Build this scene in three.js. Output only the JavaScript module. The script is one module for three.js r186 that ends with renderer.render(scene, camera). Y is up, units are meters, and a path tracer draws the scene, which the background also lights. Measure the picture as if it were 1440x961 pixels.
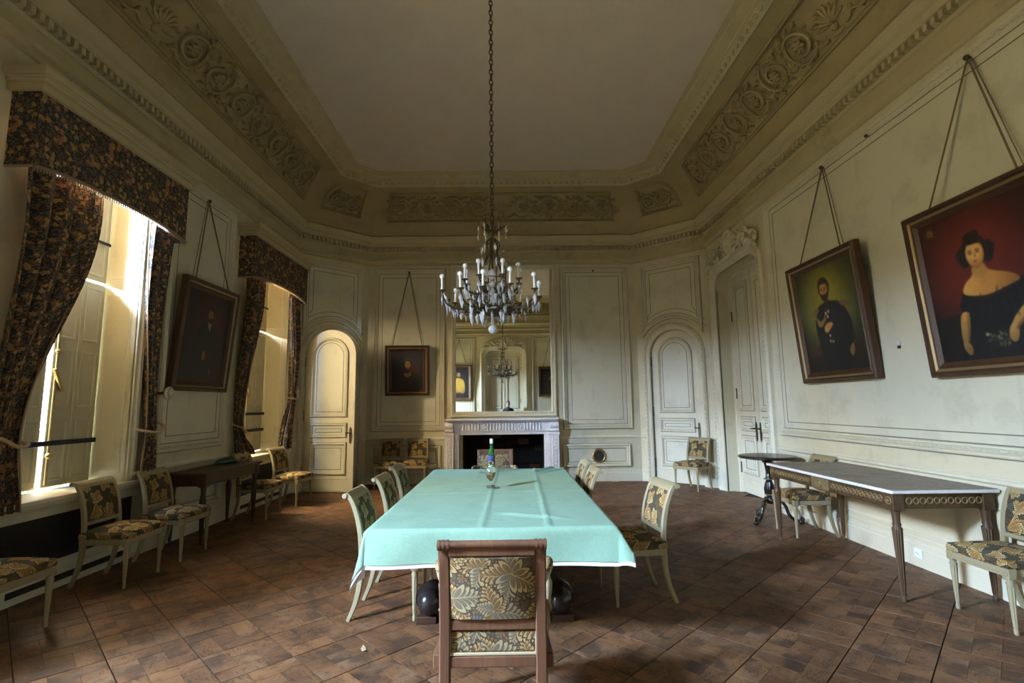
import * as THREE from 'three';
import { RoundedBoxGeometry } from 'three/addons/geometries/RoundedBoxGeometry.js';
import { mergeGeometries, mergeVertices, toCreasedNormals } from 'three/addons/utils/BufferGeometryUtils.js';
import { MarchingCubes } from 'three/addons/objects/MarchingCubes.js';
import { RectAreaLightUniformsLib } from 'three/addons/lights/RectAreaLightUniformsLib.js';

// ---------------------------------------------------------------- camera, sky, daylight, exposure
const scene = new THREE.Scene();
const camera = new THREE.PerspectiveCamera(2 * Math.atan(480.5 / 715) * 180 / Math.PI, 1440 / 961, 0.05, 200);
camera.position.set(0, 1.45, 0);
camera.rotation.set(0.1245, -0.010, -0.0115, 'YXZ');
const renderer = new THREE.WebGLRenderer({ antialias: true });
renderer.toneMapping = THREE.LinearToneMapping;
renderer.toneMappingExposure = 1.1;
renderer.shadowMap.enabled = true;
renderer.shadowMap.type = THREE.PCFSoftShadowMap;
scene.background = new THREE.Color(0.95, 1.0, 1.08);        // pale overcast sky seen through the window gaps
scene.backgroundIntensity = 5;
RectAreaLightUniformsLib.init();
function daylightPanel(z, w, h, intensity, color, [x, y], [tx, ty]) {
  const l = new THREE.RectAreaLight(color, intensity, w, h);  // unseen light panel added outside the windows
  l.position.set(x, y, z); l.lookAt(tx, ty, z); l.name = 'daylightPanel'; scene.add(l); return l;
}
daylightPanel(-6.4, 5.0, 1.6, 230, new THREE.Color(1.0, 0.78, 0.48), [-6.3, 4.2], [-3.9, 2.9]);    // stands in for bright sky above the trees
daylightPanel(-2.2, 3.2, 1.2, 840, new THREE.Color(0.46, 0.67, 1.05), [-6.3, 4.1], [-3.9, 2.9]);
daylightPanel(0.9, 3.2, 1.2, 1260, new THREE.Color(0.46, 0.67, 1.05), [-6.3, 4.1], [-3.9, 2.9]);
daylightPanel(-1.08, 1.15, 3.0, 34, new THREE.Color(1.0, 0.82, 0.42), [-4.26, 2.35], [0, 2.35]);     // warm fill panel added outside the window beside the camera, lifts ambient light

// ---------------------------------------------------------------- helpers
let seed = 7;
const rnd = () => { seed = (seed * 1664525 + 1013904223) >>> 0; return seed / 4294967296; };
const rr = (a, b) => a + (b - a) * rnd();
const V = (x, y, z) => new THREE.Vector3(x, y, z);
const clamp = (x, a, b) => Math.min(b, Math.max(a, x));
const smooth = (a, b, x) => { const t = clamp((x - a) / (b - a), 0, 1); return t * t * (3 - 2 * t); };
const lerp = (a, b, t) => a + (b - a) * t;
const PI = Math.PI;

function clean(g) {                       // plain non-indexed geometry with position, normal, uv (and colour where it has one)
  let o = g.index ? g.toNonIndexed() : g;
  for (const k of Object.keys(o.attributes)) if (!['position', 'normal', 'uv', 'color'].includes(k)) o.deleteAttribute(k);
  o.morphAttributes = {};
  if (!o.attributes.normal) o.computeVertexNormals();
  if (!o.attributes.uv) o.setAttribute('uv', new THREE.BufferAttribute(new Float32Array(o.attributes.position.count * 2), 2));
  o.clearGroups();
  return o;
}
function M(list) { const l = list.flat().map(clean); return l.length === 1 ? l[0] : mergeGeometries(l, false); }
function triUV(g, s = 1, ox = 0, oy = 0) { // uv in units of s metres, by the way each face points
  g = clean(g); const p = g.attributes.position, n = new Float32Array(p.count * 2), a = V(), b = V(), c = V(), q = V();
  for (let i = 0; i < p.count; i += 3) {
    a.fromBufferAttribute(p, i); b.fromBufferAttribute(p, i + 1); c.fromBufferAttribute(p, i + 2);
    q.crossVectors(b.clone().sub(a), c.clone().sub(a)); const ax = Math.abs(q.x), ay = Math.abs(q.y), az = Math.abs(q.z);
    [a, b, c].forEach((v, k) => {
      let u, w;
      if (ay >= ax && ay >= az) { u = v.x; w = v.z; } else if (ax >= az) { u = v.z; w = v.y; } else { u = v.x; w = v.y; }
      n[(i + k) * 2] = u / s + ox; n[(i + k) * 2 + 1] = w / s + oy;
    });
  }
  g.setAttribute('uv', new THREE.BufferAttribute(n, 2)); return g;
}
const at = (g, x = 0, y = 0, z = 0, rx = 0, ry = 0, rz = 0) => { if (rx) g.rotateX(rx); if (rz) g.rotateZ(rz); if (ry) g.rotateY(ry); g.translate(x, y, z); return g; };
const box = (w, h, d, x = 0, y = 0, z = 0) => new THREE.BoxGeometry(w, h, d).translate(x, y, z);
const rbox = (w, h, d, x = 0, y = 0, z = 0, r = 0.005, s = 1) => new RoundedBoxGeometry(w, h, d, s, Math.min(r, w / 2.01, h / 2.01, d / 2.01)).translate(x, y, z);
const span = (x0, x1, y0, y1, z0, z1, r = 0) => r ? rbox(x1 - x0, y1 - y0, z1 - z0, (x0 + x1) / 2, (y0 + y1) / 2, (z0 + z1) / 2, r) : box(x1 - x0, y1 - y0, z1 - z0, (x0 + x1) / 2, (y0 + y1) / 2, (z0 + z1) / 2);
const lathe = (pts, seg = 16, x = 0, y = 0, z = 0) => new THREE.LatheGeometry(pts.map(([r, h]) => new THREE.Vector2(r, h)), seg).translate(x, y, z);
const cyl = (r0, r1, h, seg = 12) => new THREE.CylinderGeometry(r1, r0, h, seg);
const ball = (r, w = 10, h = 7) => new THREE.SphereGeometry(r, w, h);
const tube = (pts, r, seg = 20, rad = 6, closed = false) => new THREE.TubeGeometry(new THREE.CatmullRomCurve3(pts.map((p) => V(...p)), closed), seg, r, rad, closed);
function rod(a, b, r, seg = 6) { const A = V(...a), B = V(...b), d = B.clone().sub(A), g = new THREE.CylinderGeometry(r, r, d.length(), seg); g.applyQuaternion(new THREE.Quaternion().setFromUnitVectors(V(0, 1, 0), d.clone().normalize())); const m = A.add(B).multiplyScalar(0.5); return g.translate(m.x, m.y, m.z); }
function fluted(pts, n = 12, depth = 0.1, per = 4) {      // turned leg with flutes: pts = [radius, height, fluted 0..1]
  const seg = n * per, pos = [], idx = [];
  pts.forEach(([r, h, f = 0]) => { for (let i = 0; i <= seg; i++) { const a = i / seg * 2 * PI, k = r * (1 - f * depth * Math.pow(Math.abs(Math.sin(a * n / 2)), 1.5)); pos.push(Math.cos(a) * k, h, Math.sin(a) * k); } });
  for (let j = 0; j < pts.length - 1; j++) for (let i = 0; i < seg; i++) { const a = j * (seg + 1) + i, b = a + seg + 1; idx.push(a, b, a + 1, b, b + 1, a + 1); }
  const g = new THREE.BufferGeometry(); g.setAttribute('position', new THREE.Float32BufferAttribute(pos, 3)); g.setIndex(idx); g.computeVertexNormals(); return g;
}
function gridGeo(nx, ny, f, wrap = false) {               // f(u,v) -> [x,y,z]
  const pos = [], uv = [], idx = [];
  for (let j = 0; j <= ny; j++) for (let i = 0; i <= nx; i++) { const r = f(i / nx, j / ny); pos.push(r[0], r[1], r[2]); uv.push(r[3] ?? i / nx, r[4] ?? j / ny); }
  for (let j = 0; j < ny; j++) for (let i = 0; i < nx; i++) { const a = j * (nx + 1) + i, b = a + nx + 1; idx.push(a, a + 1, b, b, a + 1, b + 1); }
  const g = new THREE.BufferGeometry(); g.setAttribute('position', new THREE.Float32BufferAttribute(pos, 3)); g.setAttribute('uv', new THREE.Float32BufferAttribute(uv, 2)); g.setIndex(idx); g.computeVertexNormals(); return g;
}
// a moulding run round a 2-D path (x, y) with mitred corners; profile [inward offset, height]
function ring(path, prof, closed = true, crease = 0.6) {
  const n = path.length; let area = 0;
  for (let i = 0; i < n; i++) { const a = path[i], b = path[(i + 1) % n]; area += a[0] * b[1] - b[0] * a[1]; }
  const s = area > 0 ? 1 : -1, nor = (a, b) => { const dx = b[0] - a[0], dy = b[1] - a[1], l = Math.hypot(dx, dy) || 1; return [-dy / l * s, dx / l * s]; };
  const mit = path.map((p, i) => {
    const n0 = closed || i > 0 ? nor(path[(i + n - 1) % n], p) : null, n1 = closed || i < n - 1 ? nor(p, path[(i + 1) % n]) : null;
    const A = n0 ?? n1, B = n1 ?? n0, d = 1 + A[0] * B[0] + A[1] * B[1]; return [(A[0] + B[0]) / d, (A[1] + B[1]) / d];
  });
  const pos = [], P = (i, k) => [path[i][0] + mit[i][0] * prof[k][0], path[i][1] + mit[i][1] * prof[k][0], prof[k][1]];
  for (let i = 0; i < (closed ? n : n - 1); i++) { const j = (i + 1) % n; for (let k = 0; k < prof.length - 1; k++) { const a = P(i, k), b = P(j, k), c = P(j, k + 1), d = P(i, k + 1); if (s > 0) pos.push(...a, ...b, ...c, ...a, ...c, ...d); else pos.push(...a, ...c, ...b, ...a, ...d, ...c); } }
  const g = new THREE.BufferGeometry(); g.setAttribute('position', new THREE.Float32BufferAttribute(pos, 3));
  g.computeVertexNormals(); return crease ? toCreasedNormals(g, crease) : g;
}
const rect = (x0, x1, y0, y1) => [[x0, y0], [x1, y0], [x1, y1], [x0, y1]];
function archPath(x0, x1, y0, ys, n = 16, open = false) {  // round-headed: springing at ys
  const c = (x0 + x1) / 2, r = (x1 - x0) / 2, p = [[x0, y0]];
  if (!open) p.unshift([x1, y0]);
  const out = []; for (let i = 0; i <= n; i++) { const a = PI - i / n * PI; out.push([c + r * Math.cos(a), ys + r * Math.sin(a)]); }
  return open ? [[x0, y0], ...out, [x1, y0]] : [[x0, y0], ...out, [x1, y0]];
}
function roundedHead(x0, x1, y0, y1, r, n = 8) {           // square head with rounded corners, open at the floor
  const out = [[x0, y0]];
  for (let i = 0; i <= n; i++) { const a = PI - i / n * PI / 2; out.push([x0 + r + r * Math.cos(a), y1 - r + r * Math.sin(a)]); }
  for (let i = 0; i <= n; i++) { const a = PI / 2 - i / n * PI / 2; out.push([x1 - r + r * Math.cos(a), y1 - r + r * Math.sin(a)]); }
  out.push([x1, y0]); return out;
}
function shapeOf(path, holes = []) { const s = new THREE.Shape(path.map(([x, y]) => new THREE.Vector2(x, y))); holes.forEach((h) => s.holes.push(new THREE.Path(h.map(([x, y]) => new THREE.Vector2(x, y))))); return s; }
const slab = (path, t, holes = [], bevel = 0) => new THREE.ExtrudeGeometry(shapeOf(path, holes), { depth: t - 2 * bevel, bevelEnabled: bevel > 0, bevelSize: bevel, bevelThickness: bevel, bevelSegments: 1, bevelOffset: -bevel, curveSegments: 8 }).translate(0, 0, bevel);
// a bar of width w (along x) swept along a curve in the y-z plane; pts [y, z, thickness]
function sabre(pts, w, x = 0, n = 14, puff = 0) {
  const c = new THREE.CatmullRomCurve3(pts.map((p) => V(p[2] ?? 0.03, p[0], p[1]))), P = c.getPoints(n), pos = [], idx = [];
  const sec = puff ? [[-0.5, -0.25], [-0.5, 0.25], [-0.42, 0.5], [0, 0.5 + puff], [0.42, 0.5], [0.5, 0.25], [0.5, -0.25], [0.42, -0.5], [0, -0.5 - puff], [-0.42, -0.5]] : [[-0.5, -0.38], [-0.5, 0.38], [-0.38, 0.5], [0.38, 0.5], [0.5, 0.38], [0.5, -0.38], [0.38, -0.5], [-0.38, -0.5]];
  const m = sec.length;
  P.forEach((p, i) => { const a = P[Math.max(0, i - 1)], b = P[Math.min(n, i + 1)], dy = b.y - a.y, dz = b.z - a.z, l = Math.hypot(dy, dz), ny = dz / l, nz = -dy / l; sec.forEach(([sx, st]) => pos.push(x + sx * w, p.y - st * p.x * ny, p.z - st * p.x * nz)); });
  for (let i = 0; i < n; i++) for (let k = 0; k < m; k++) { const a = i * m + k, b = i * m + (k + 1) % m; idx.push(a, b, a + m, b, b + m, a + m); }
  for (let k = 1; k < m - 1; k++) { idx.push(0, k + 1, k); idx.push(n * m, n * m + k, n * m + k + 1); }
  const g = new THREE.BufferGeometry(); g.setAttribute('position', new THREE.Float32BufferAttribute(pos, 3)); g.setIndex(idx);
  return toCreasedNormals(g.toNonIndexed(), 0.7);
}
// objects
const taken = {};
function numbered(name) { const k = taken[name] ?? 0; taken[name] = k + 1; return k ? name + '_' + String(k).padStart(3, '0') : name; }
function tag(o, label, category, group, kind) { o.userData.label = label; if (category) o.userData.category = category; if (group) o.userData.group = group; if (kind) o.userData.kind = kind; return o; }
function thing(name, label, category, [x, y, z] = [0, 0, 0], turn = 0, group) { const o = new THREE.Group(); o.name = numbered(name); o.position.set(x, y, z); o.rotation.y = turn; tag(o, label, category, group); scene.add(o); return o; }
function put(name, geo, mat, parent, label, kind) { const m = new THREE.Mesh(Array.isArray(geo) ? M(geo) : geo, mat); m.name = name; m.castShadow = m.receiveShadow = true; if (label) m.userData.label = label; if (kind) m.userData.kind = kind; parent.add(m); return m; }
function solo(name, geo, mat, label, category, group) { const m = put(numbered(name), geo, mat, scene); tag(m, label, category, group); return m; }
function struct(name, label, [x, y, z] = [0, 0, 0], turn = 0) { const o = new THREE.Group(); o.name = name; o.position.set(x, y, z); o.rotation.y = turn; o.userData.kind = 'structure'; o.userData.label = label; scene.add(o); return o; }
function dup(root, label, [x, y, z], turn, group) { const r = root.clone(); r.name = numbered(root.name); r.userData = { ...root.userData, label }; if (group) r.userData.group = group; r.position.set(x, y, z); r.rotation.y = turn; scene.add(r); return r; }

// ---------------------------------------------------------------- textures
function noise2(n, sd) { const t = new Float32Array(n * n); let s = sd >>> 0; for (let i = 0; i < t.length; i++) { s = (s * 1664525 + 1013904223) >>> 0; t[i] = s / 4294967296; } return (x, y) => { x = ((x % n) + n) % n; y = ((y % n) + n) % n; const i = x | 0, j = y | 0, fx = x - i, fy = y - j, a = fx * fx * (3 - 2 * fx), b = fy * fy * (3 - 2 * fy), i1 = (i + 1) % n, j1 = (j + 1) % n; return lerp(lerp(t[j * n + i], t[j * n + i1], a), lerp(t[j1 * n + i], t[j1 * n + i1], a), b); }; }
const N8 = noise2(8, 11), N16 = noise2(16, 23), N32 = noise2(32, 37), N64 = noise2(64, 51), N128 = noise2(128, 77), N256 = noise2(256, 93);
const fbm = (u, v) => 0.38 * N8(u * 8, v * 8) + 0.26 * N16(u * 16, v * 16) + 0.16 * N32(u * 32, v * 32) + 0.11 * N64(u * 64, v * 64) + 0.09 * N128(u * 128, v * 128);   // tiles over 0..1
function dataTex(n, f, srgb = true, m = n) {
  const d = new Uint8Array(n * m * 4);
  for (let j = 0; j < m; j++) for (let i = 0; i < n; i++) { const c = f(i / n, j / m), k = (j * n + i) * 4; d[k] = clamp(c[0], 0, 255); d[k + 1] = clamp(c[1], 0, 255); d[k + 2] = clamp(c[2], 0, 255); d[k + 3] = 255; }
  const t = new THREE.DataTexture(d, n, m); t.wrapS = t.wrapT = THREE.RepeatWrapping; t.magFilter = THREE.LinearFilter; t.minFilter = THREE.LinearMipmapLinearFilter; t.generateMipmaps = true; if (srgb) t.colorSpace = THREE.SRGBColorSpace; t.needsUpdate = true; return t;
}
function canvasTex(w, h, draw, repeat = true) { const c = document.createElement('canvas'); c.width = w; c.height = h; draw(c.getContext('2d'), w, h); const t = new THREE.CanvasTexture(c); t.colorSpace = THREE.SRGBColorSpace; if (repeat) t.wrapS = t.wrapT = THREE.RepeatWrapping; return t; }
const mix3 = (a, b, t) => [lerp(a[0], b[0], t), lerp(a[1], b[1], t), lerp(a[2], b[2], t)];
function leafy(g, x, y, len, ang, cols, lobes = 5) {       // a lobed acanthus leaf, woven look
  g.save(); g.translate(x, y); g.rotate(ang);
  const [dark, mid, light] = cols;
  for (let pass = 0; pass < 3; pass++) {
    g.fillStyle = [dark, mid, light][pass]; const k = [1.12, 1, 0.5][pass];
    for (let i = 0; i < lobes; i++) { const t = (i + 0.6) / lobes, w = len * 0.34 * Math.sin(PI * (0.2 + 0.75 * t)) * k;
      for (const s of [-1, 1]) { g.save(); g.translate(len * t * 0.86, 0); g.rotate(s * (1.0 - 0.45 * t)); g.beginPath(); g.ellipse(w * 0.62, 0, w * 0.72, w * 0.3, 0, 0, 2 * PI); g.fill(); g.restore(); } }
    g.beginPath(); g.ellipse(len * 0.52, 0, len * 0.52 * k, len * 0.1 * k, 0, 0, 2 * PI); g.fill();
  }
  g.strokeStyle = dark; g.lineWidth = Math.max(1, len * 0.02); g.beginPath(); g.moveTo(0, 0); g.lineTo(len * 0.95, 0); g.stroke();
  g.restore();
}
function weave(g, w, h, a) { g.globalAlpha = a; for (let y = 0; y < h; y += 3) { g.fillStyle = y % 2 ? '#000' : '#222'; g.fillRect(0, y, w, 1); } for (let x = 0; x < w; x += 3) { g.fillStyle = '#000'; g.fillRect(x, 0, 1, h); } g.globalAlpha = 1; }
function acanthus(g, x, y, len, ang, cols) {               // a feathery leaf: fat base, five curling lobes with pale woven edges
  g.save(); g.translate(x, y); g.rotate(ang); const [dark, mid, light] = cols;
  for (let i = 4; i >= 0; i--) for (const s of [-1, 1]) { const t = i / 4.4, L = len * (0.62 - 0.3 * t), bx = len * 0.72 * t;
    g.save(); g.translate(bx, 0); g.rotate(s * (0.85 - 0.5 * t)); for (const [k, c] of [[1.16, dark], [1, light], [0.74, mid]]) { g.fillStyle = c; g.beginPath(); g.moveTo(0, 0); g.bezierCurveTo(L * 0.25, -L * 0.3 * k, L * 0.8 * k, -L * 0.32 * k, L * k, -L * 0.02); g.bezierCurveTo(L * 0.8 * k, L * 0.18 * k, L * 0.3, L * 0.2 * k, 0, 0); g.fill(); } g.restore(); }
  g.strokeStyle = light; g.lineWidth = Math.max(1.5, len * 0.025); g.beginPath(); g.moveTo(-len * 0.1, 0); g.quadraticCurveTo(len * 0.4, len * 0.06, len * 0.9, 0); g.stroke(); g.restore();
}
function tapestry(ground, under, over, nu, no, l0, l1) { return canvasTex(1024, 1024, (g, w, h) => {
  g.fillStyle = ground; g.fillRect(0, 0, w, h);
  const draw = (x, y, l, a, c) => { for (const dx of [-w, 0, w]) for (const dy of [-h, 0, h]) if (x + dx > -l && x + dx < w + l && y + dy > -l && y + dy < h + l) acanthus(g, x + dx, y + dy, l, a, c); };
  for (let i = 0; i < nu; i++) draw(rnd() * w, rnd() * h, rr(l0, l1), rnd() * 7, under[i % under.length]);
  for (let k = 0; k < no; k++) { const cx = ((k % 4) + 0.5 * ((k >> 2) % 2) + rr(0.2, 0.8)) * w / 4, cy = ((k >> 2) + rr(0.2, 0.8)) * h / Math.ceil(no / 4), n = 4 + (k % 3), a0 = rnd() * 7; for (let i = 0; i < n; i++) draw(cx, cy, rr(l0, l1) * 0.95, a0 + i / n * 5.2, over[(k + i) % over.length]); }
  weave(g, w, h, 0.18);
}); }
const tapestryTex = tapestry('#464029', [['#2a291f', '#454230', '#545038'], ['#2b2519', '#574727', '#6a5832'], ['#2c2d28', '#4b4c42', '#5c5c4e'], ['#33231a', '#5a3d24', '#6c4d2e']], [['#2c2414', '#a08146', '#dcc48c'], ['#2c2414', '#94763c', '#cfb274'], ['#302010', '#94672f', '#c89f5e']], 80, 20, 95, 150);
const fadedTex = tapestry('#5b4a31', [['#4a3b26', '#665436', '#77633f'], ['#493420', '#6c4f2c', '#7d6038'], ['#43423a', '#5c5b4f', '#6b695a']], [['#4e3d24', '#7a6239', '#b79a63'], ['#4d3820', '#7a5b30', '#b0905a'], ['#504430', '#70644a', '#a8946a']], 70, 14, 120, 230);
const curtainTex = canvasTex(1024, 1024, (g, w, h) => {
  g.fillStyle = '#322e2a'; g.fillRect(0, 0, w, h);
  const draw = (x, y, l, a, c, n) => { for (const dx of [-w, 0, w]) for (const dy of [-h, 0, h]) if (x + dx > -l && x + dx < w + l && y + dy > -l && y + dy < h + l) leafy(g, x + dx, y + dy, l, a, c, n); };
  for (let i = 0; i < 1500; i++) draw(rnd() * w, rnd() * h, rr(18, 40), rnd() * 7, [['#342f25', '#726a48', '#8c8258'], ['#372e25', '#86633e', '#9f7b4e'], ['#2a2d33', '#505862', '#656e77'], ['#403226', '#8a5d40', '#a67250']][i % 4], 4);
  for (let k = 0; k < 120; k++) { const cx = rnd() * w, cy = rnd() * h, n = 5, a0 = rnd() * 7; for (let i = 0; i < n; i++) draw(cx, cy, rr(22, 42), a0 + i / n * 2 * PI, [['#564526', '#bd9355', '#e5bd77'], ['#4e3e21', '#af884b', '#d3a967'], ['#5a3a27', '#b1754d', '#cf9367']][k % 3], 4); }
  weave(g, w, h, 0.2);
});
const plasterTex = dataTex(512, (u, v) => { const a = fbm(u, v), b = fbm(u * 1 + 0.37, v), c = N256(u * 256, v * 256), k = 1 - 0.05 * smooth(0.5, 0.75, a) - 0.03 * b - 0.015 * c, st = 0.035 * smooth(0.62, 0.9, N32(u * 32, v * 4 + 3)) * smooth(0.45, 0.7, N8(u * 8, v * 8)); return [220 * (k - st), 216 * (k - st), 196 * (k - st * 1.2)]; });
const ochreTex = dataTex(512, (u, v) => { const a = fbm(u, v), k = 1 - 0.07 * smooth(0.45, 0.75, a) - 0.05 * N256(u * 256, v * 256); return [168 * k, 152 * k, 108 * k]; });
const ceilTex = dataTex(512, (u, v) => { const k = 1 - 0.06 * fbm(u, v) - 0.03 * N256(u * 256, v * 256); return [210 * k, 197 * k, 178 * k]; });
const parquetTex = dataTex(1024, (u, v) => {
  const g = 0.5 * N16(u * 4, v * 16) + 0.3 * N64(u * 8, v * 64) + 0.2 * N256(u * 32, v * 256), s = fbm(u, v), d = smooth(0.55, 0.8, N256(u * 64, v * 256) * 0.6 + 0.4 * N32(u * 32, v * 32)), st = smooth(0.5, 0.7, fbm(u + 0.31, v + 0.17));
  let c = mix3([136, 95, 58], [88, 58, 34], g); c = mix3(c, [46, 31, 20], 0.65 * d); c = mix3(c, [124, 100, 78], 0.4 * smooth(0.5, 0.7, s)); return mix3(c, [50, 35, 24], 0.6 * st);
});
const woodTex = dataTex(512, (u, v) => { const g = 0.5 * N8(u * 8, v * 2) + 0.3 * N64(u * 64, v * 4) + 0.2 * N256(u * 256, v * 16); return mix3([146, 104, 72], [88, 56, 36], g); });
const marbleTex = dataTex(512, (u, v) => { const a = fbm(u, v), b = Math.abs(fbm(u + 0.2, v + 0.6) - 0.5), vein = 1 - smooth(0, 0.03, b), d = smooth(0.42, 0.65, fbm(u + 0.5, v + 0.1)); let c = mix3([206, 203, 198], [176, 172, 166], a); c = mix3(c, [130, 126, 120], 0.5 * vein); return mix3(c, [152, 144, 132], 0.5 * d); });
const whiteMarbleTex = dataTex(256, (u, v) => { const a = fbm(u, v), b = Math.abs(fbm(u + 0.2, v + 0.6) - 0.5), vein = 1 - smooth(0, 0.025, b); return mix3(mix3([232, 230, 227], [212, 209, 204], a), [170, 166, 160], 0.4 * vein); });
const brickTex = dataTex(256, (u, v) => { const k = 0.5 + 0.8 * fbm(u, v); return [34 * k, 30 * k, 27 * k]; });
const clothBump = dataTex(256, (u, v) => { const k = 128 + 60 * Math.sin(u * 2 * PI * 64) * Math.sin(v * 2 * PI * 64) + 40 * (N256(u * 256, v * 256) - 0.5); return [k, k, k]; }, false);
const clothTex = dataTex(512, (u, v) => { const k = 0.95 + 0.10 * (fbm(u, v) - 0.5) + 0.05 * (N256(u * 256, v * 256) - 0.5), st = smooth(0.64, 0.7, fbm(u + 0.43, v + 0.81)); return mix3([136 * k, 168 * k, 140 * k], [150, 174, 150], 0.3 * st); });
const fineBump = dataTex(256, (u, v) => { const k = 255 * fbm(u, v); return [k, k, k]; }, false);

// ---------------------------------------------------------------- materials
const std = (o) => new THREE.MeshStandardMaterial({ side: THREE.DoubleSide, ...o });
const phy = (o) => new THREE.MeshPhysicalMaterial({ side: THREE.DoubleSide, ...o });
const L = (r, g, b) => new THREE.Color().setRGB(r, g, b);
const mat = {
  plaster: std({ map: plasterTex, color: L(0.86, 0.81, 0.67), roughness: 0.62 }),
  grimeShade: std({ color: L(0.17, 0.155, 0.115), roughness: 0.9 }),  // dark lines at the mouldings: dirt plus shade put into the colour
  moulding: std({ map: plasterTex, color: L(0.91, 0.88, 0.79), roughness: 0.5 }),
  ochre: std({ map: ochreTex, roughness: 0.75 }),
  cornice: std({ map: plasterTex, color: L(0.68, 0.60, 0.42), roughness: 0.6 }),
  relief: std({ map: ochreTex, color: L(1.0, 1.0, 0.95), roughness: 0.7 }),
  ceiling: std({ map: ceilTex, roughness: 0.9 }),
  floorBase: std({ color: L(0.025, 0.017, 0.012), roughness: 1 }),
  parquet: std({ map: parquetTex, vertexColors: true, roughness: 0.6, bumpMap: fineBump, bumpScale: 0.0012 }),
  tapestry: std({ map: tapestryTex, roughness: 0.95 }),
  curtain: std({ map: curtainTex, roughness: 0.8 }),
  braid: std({ color: L(0.42, 0.33, 0.19), roughness: 0.8 }),
  fringe: std({ color: L(0.28, 0.20, 0.13), roughness: 0.9 }),
  cream: std({ map: plasterTex, color: L(0.43, 0.37, 0.25), roughness: 0.5 }),
  wornwood: std({ map: woodTex, color: L(0.66, 0.60, 0.50), roughness: 0.6 }),
  mahogany: std({ map: woodTex, color: L(0.24, 0.23, 0.21), roughness: 0.4 }),
  gilt: std({ color: L(0.23, 0.16, 0.07), metalness: 0.4, roughness: 0.5 }),
  giltwood: std({ map: woodTex, color: L(0.42, 0.50, 0.42), roughness: 0.5, metalness: 0.1 }),
  frameWood: std({ map: woodTex, color: L(0.31, 0.29, 0.23), roughness: 0.55 }),
  frameDark: std({ map: woodTex, color: L(0.30, 0.22, 0.17), roughness: 0.45 }),
  frameGilt: std({ color: L(0.30, 0.22, 0.10), metalness: 0.5, roughness: 0.45 }),
  cord: std({ color: L(0.16, 0.12, 0.07), roughness: 0.9 }),
  bronze: std({ color: L(0.10, 0.075, 0.045), metalness: 0.8, roughness: 0.42 }),
  iron: std({ color: L(0.03, 0.03, 0.035), metalness: 0.7, roughness: 0.45 }),
  field: std({ map: plasterTex, color: L(0.90, 0.88, 0.79), roughness: 0.6 }),
  doorField: std({ map: plasterTex, color: L(0.90, 0.91, 0.86), roughness: 0.55 }),
  faded: std({ map: fadedTex, roughness: 0.95 }),
  clear: phy({ color: L(1, 1, 1), roughness: 0.02, transmission: 1, thickness: 0.01, ior: 1.5 }),
  crystal: phy({ color: L(1, 1, 1), roughness: 0.06, transmission: 0.72, thickness: 0.012, ior: 1.55 }),
  pane: phy({ color: L(1, 1, 1), roughness: 0, transmission: 1, thickness: 0, ior: 1.5 }),
  candle: std({ color: L(0.74, 0.72, 0.64), roughness: 0.5 }),
  globe: phy({ color: L(0.85, 0.86, 0.86), roughness: 0.25, clearcoat: 0.6 }),
  marble: std({ map: marbleTex, roughness: 0.4 }),
  dusty: std({ map: marbleTex, color: L(0.52, 0.46, 0.38), roughness: 0.6 }),
  whiteMarble: std({ map: whiteMarbleTex, roughness: 0.4 }),
  soot: std({ map: brickTex, roughness: 0.95 }),
  mirror: std({ color: L(0.86, 0.88, 0.84), metalness: 1, roughness: 0.015 }),
  cloth: std({ map: clothTex, roughness: 0.9, bumpMap: clothBump, bumpScale: 0.0006 }),
  lining: std({ color: L(0.80, 0.79, 0.82), roughness: 0.9 }),
  black: std({ color: L(0.016, 0.012, 0.010), roughness: 0.25 }),
  shutter: std({ map: plasterTex, color: L(0.66, 0.62, 0.52), roughness: 0.55 }),
  grille: std({ color: L(0.018, 0.014, 0.012), roughness: 0.8 }),
  brass: std({ color: L(0.42, 0.30, 0.12), metalness: 0.9, roughness: 0.35 }),
  plastic: std({ color: L(0.75, 0.76, 0.76), roughness: 0.35 }),
  greenGlass: phy({ color: L(0.10, 0.42, 0.12), roughness: 0.04, transmission: 0.9, thickness: 0.01, ior: 1.5 }),
  label: std({ color: L(0.06, 0.07, 0.22), roughness: 0.5 }),
  white: std({ color: L(0.8, 0.8, 0.78), roughness: 0.5 }),
  grass: std({ color: L(0.05, 0.07, 0.03), roughness: 1 }),
  dark: std({ color: L(0.05, 0.045, 0.04), roughness: 0.95 }),
  leaf: std({ color: L(0.30, 0.20, 0.09), roughness: 0.8 }),
};

// ================================================================ THE ROOM
const XL = -3.75, XR = 3.62, ZB = -9.87, ZR = 0.67, HC = 5.63;
const P = [[XL, -8.9], [-2.72, ZB], [2.55, ZB], [XR, -8.9], [XR, -0.3], [2.55, ZR], [-2.72, ZR], [XL, -0.3]];
const wallFrame = (i) => { const a = P[i], b = P[(i + 1) % 8], dx = b[0] - a[0], dz = b[1] - a[1]; return { o: [a[0], 0, a[1]], turn: Math.atan2(-dz, dx), len: Math.hypot(dx, dz) }; };
const FR = { leftCorner: wallFrame(0), back: { o: [0, 0, ZB], turn: 0 }, rightCorner: wallFrame(2), right: { o: [XR, 0, 0], turn: -PI / 2 }, rearRight: wallFrame(4), rear: { o: [0, 0, ZR], turn: PI }, rearLeft: wallFrame(6), left: { o: [XL, 0, 0], turn: PI / 2 } };
const ceilBox = (x0, x1, z0, z1) => [x0, x1, z0, z1];

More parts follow.
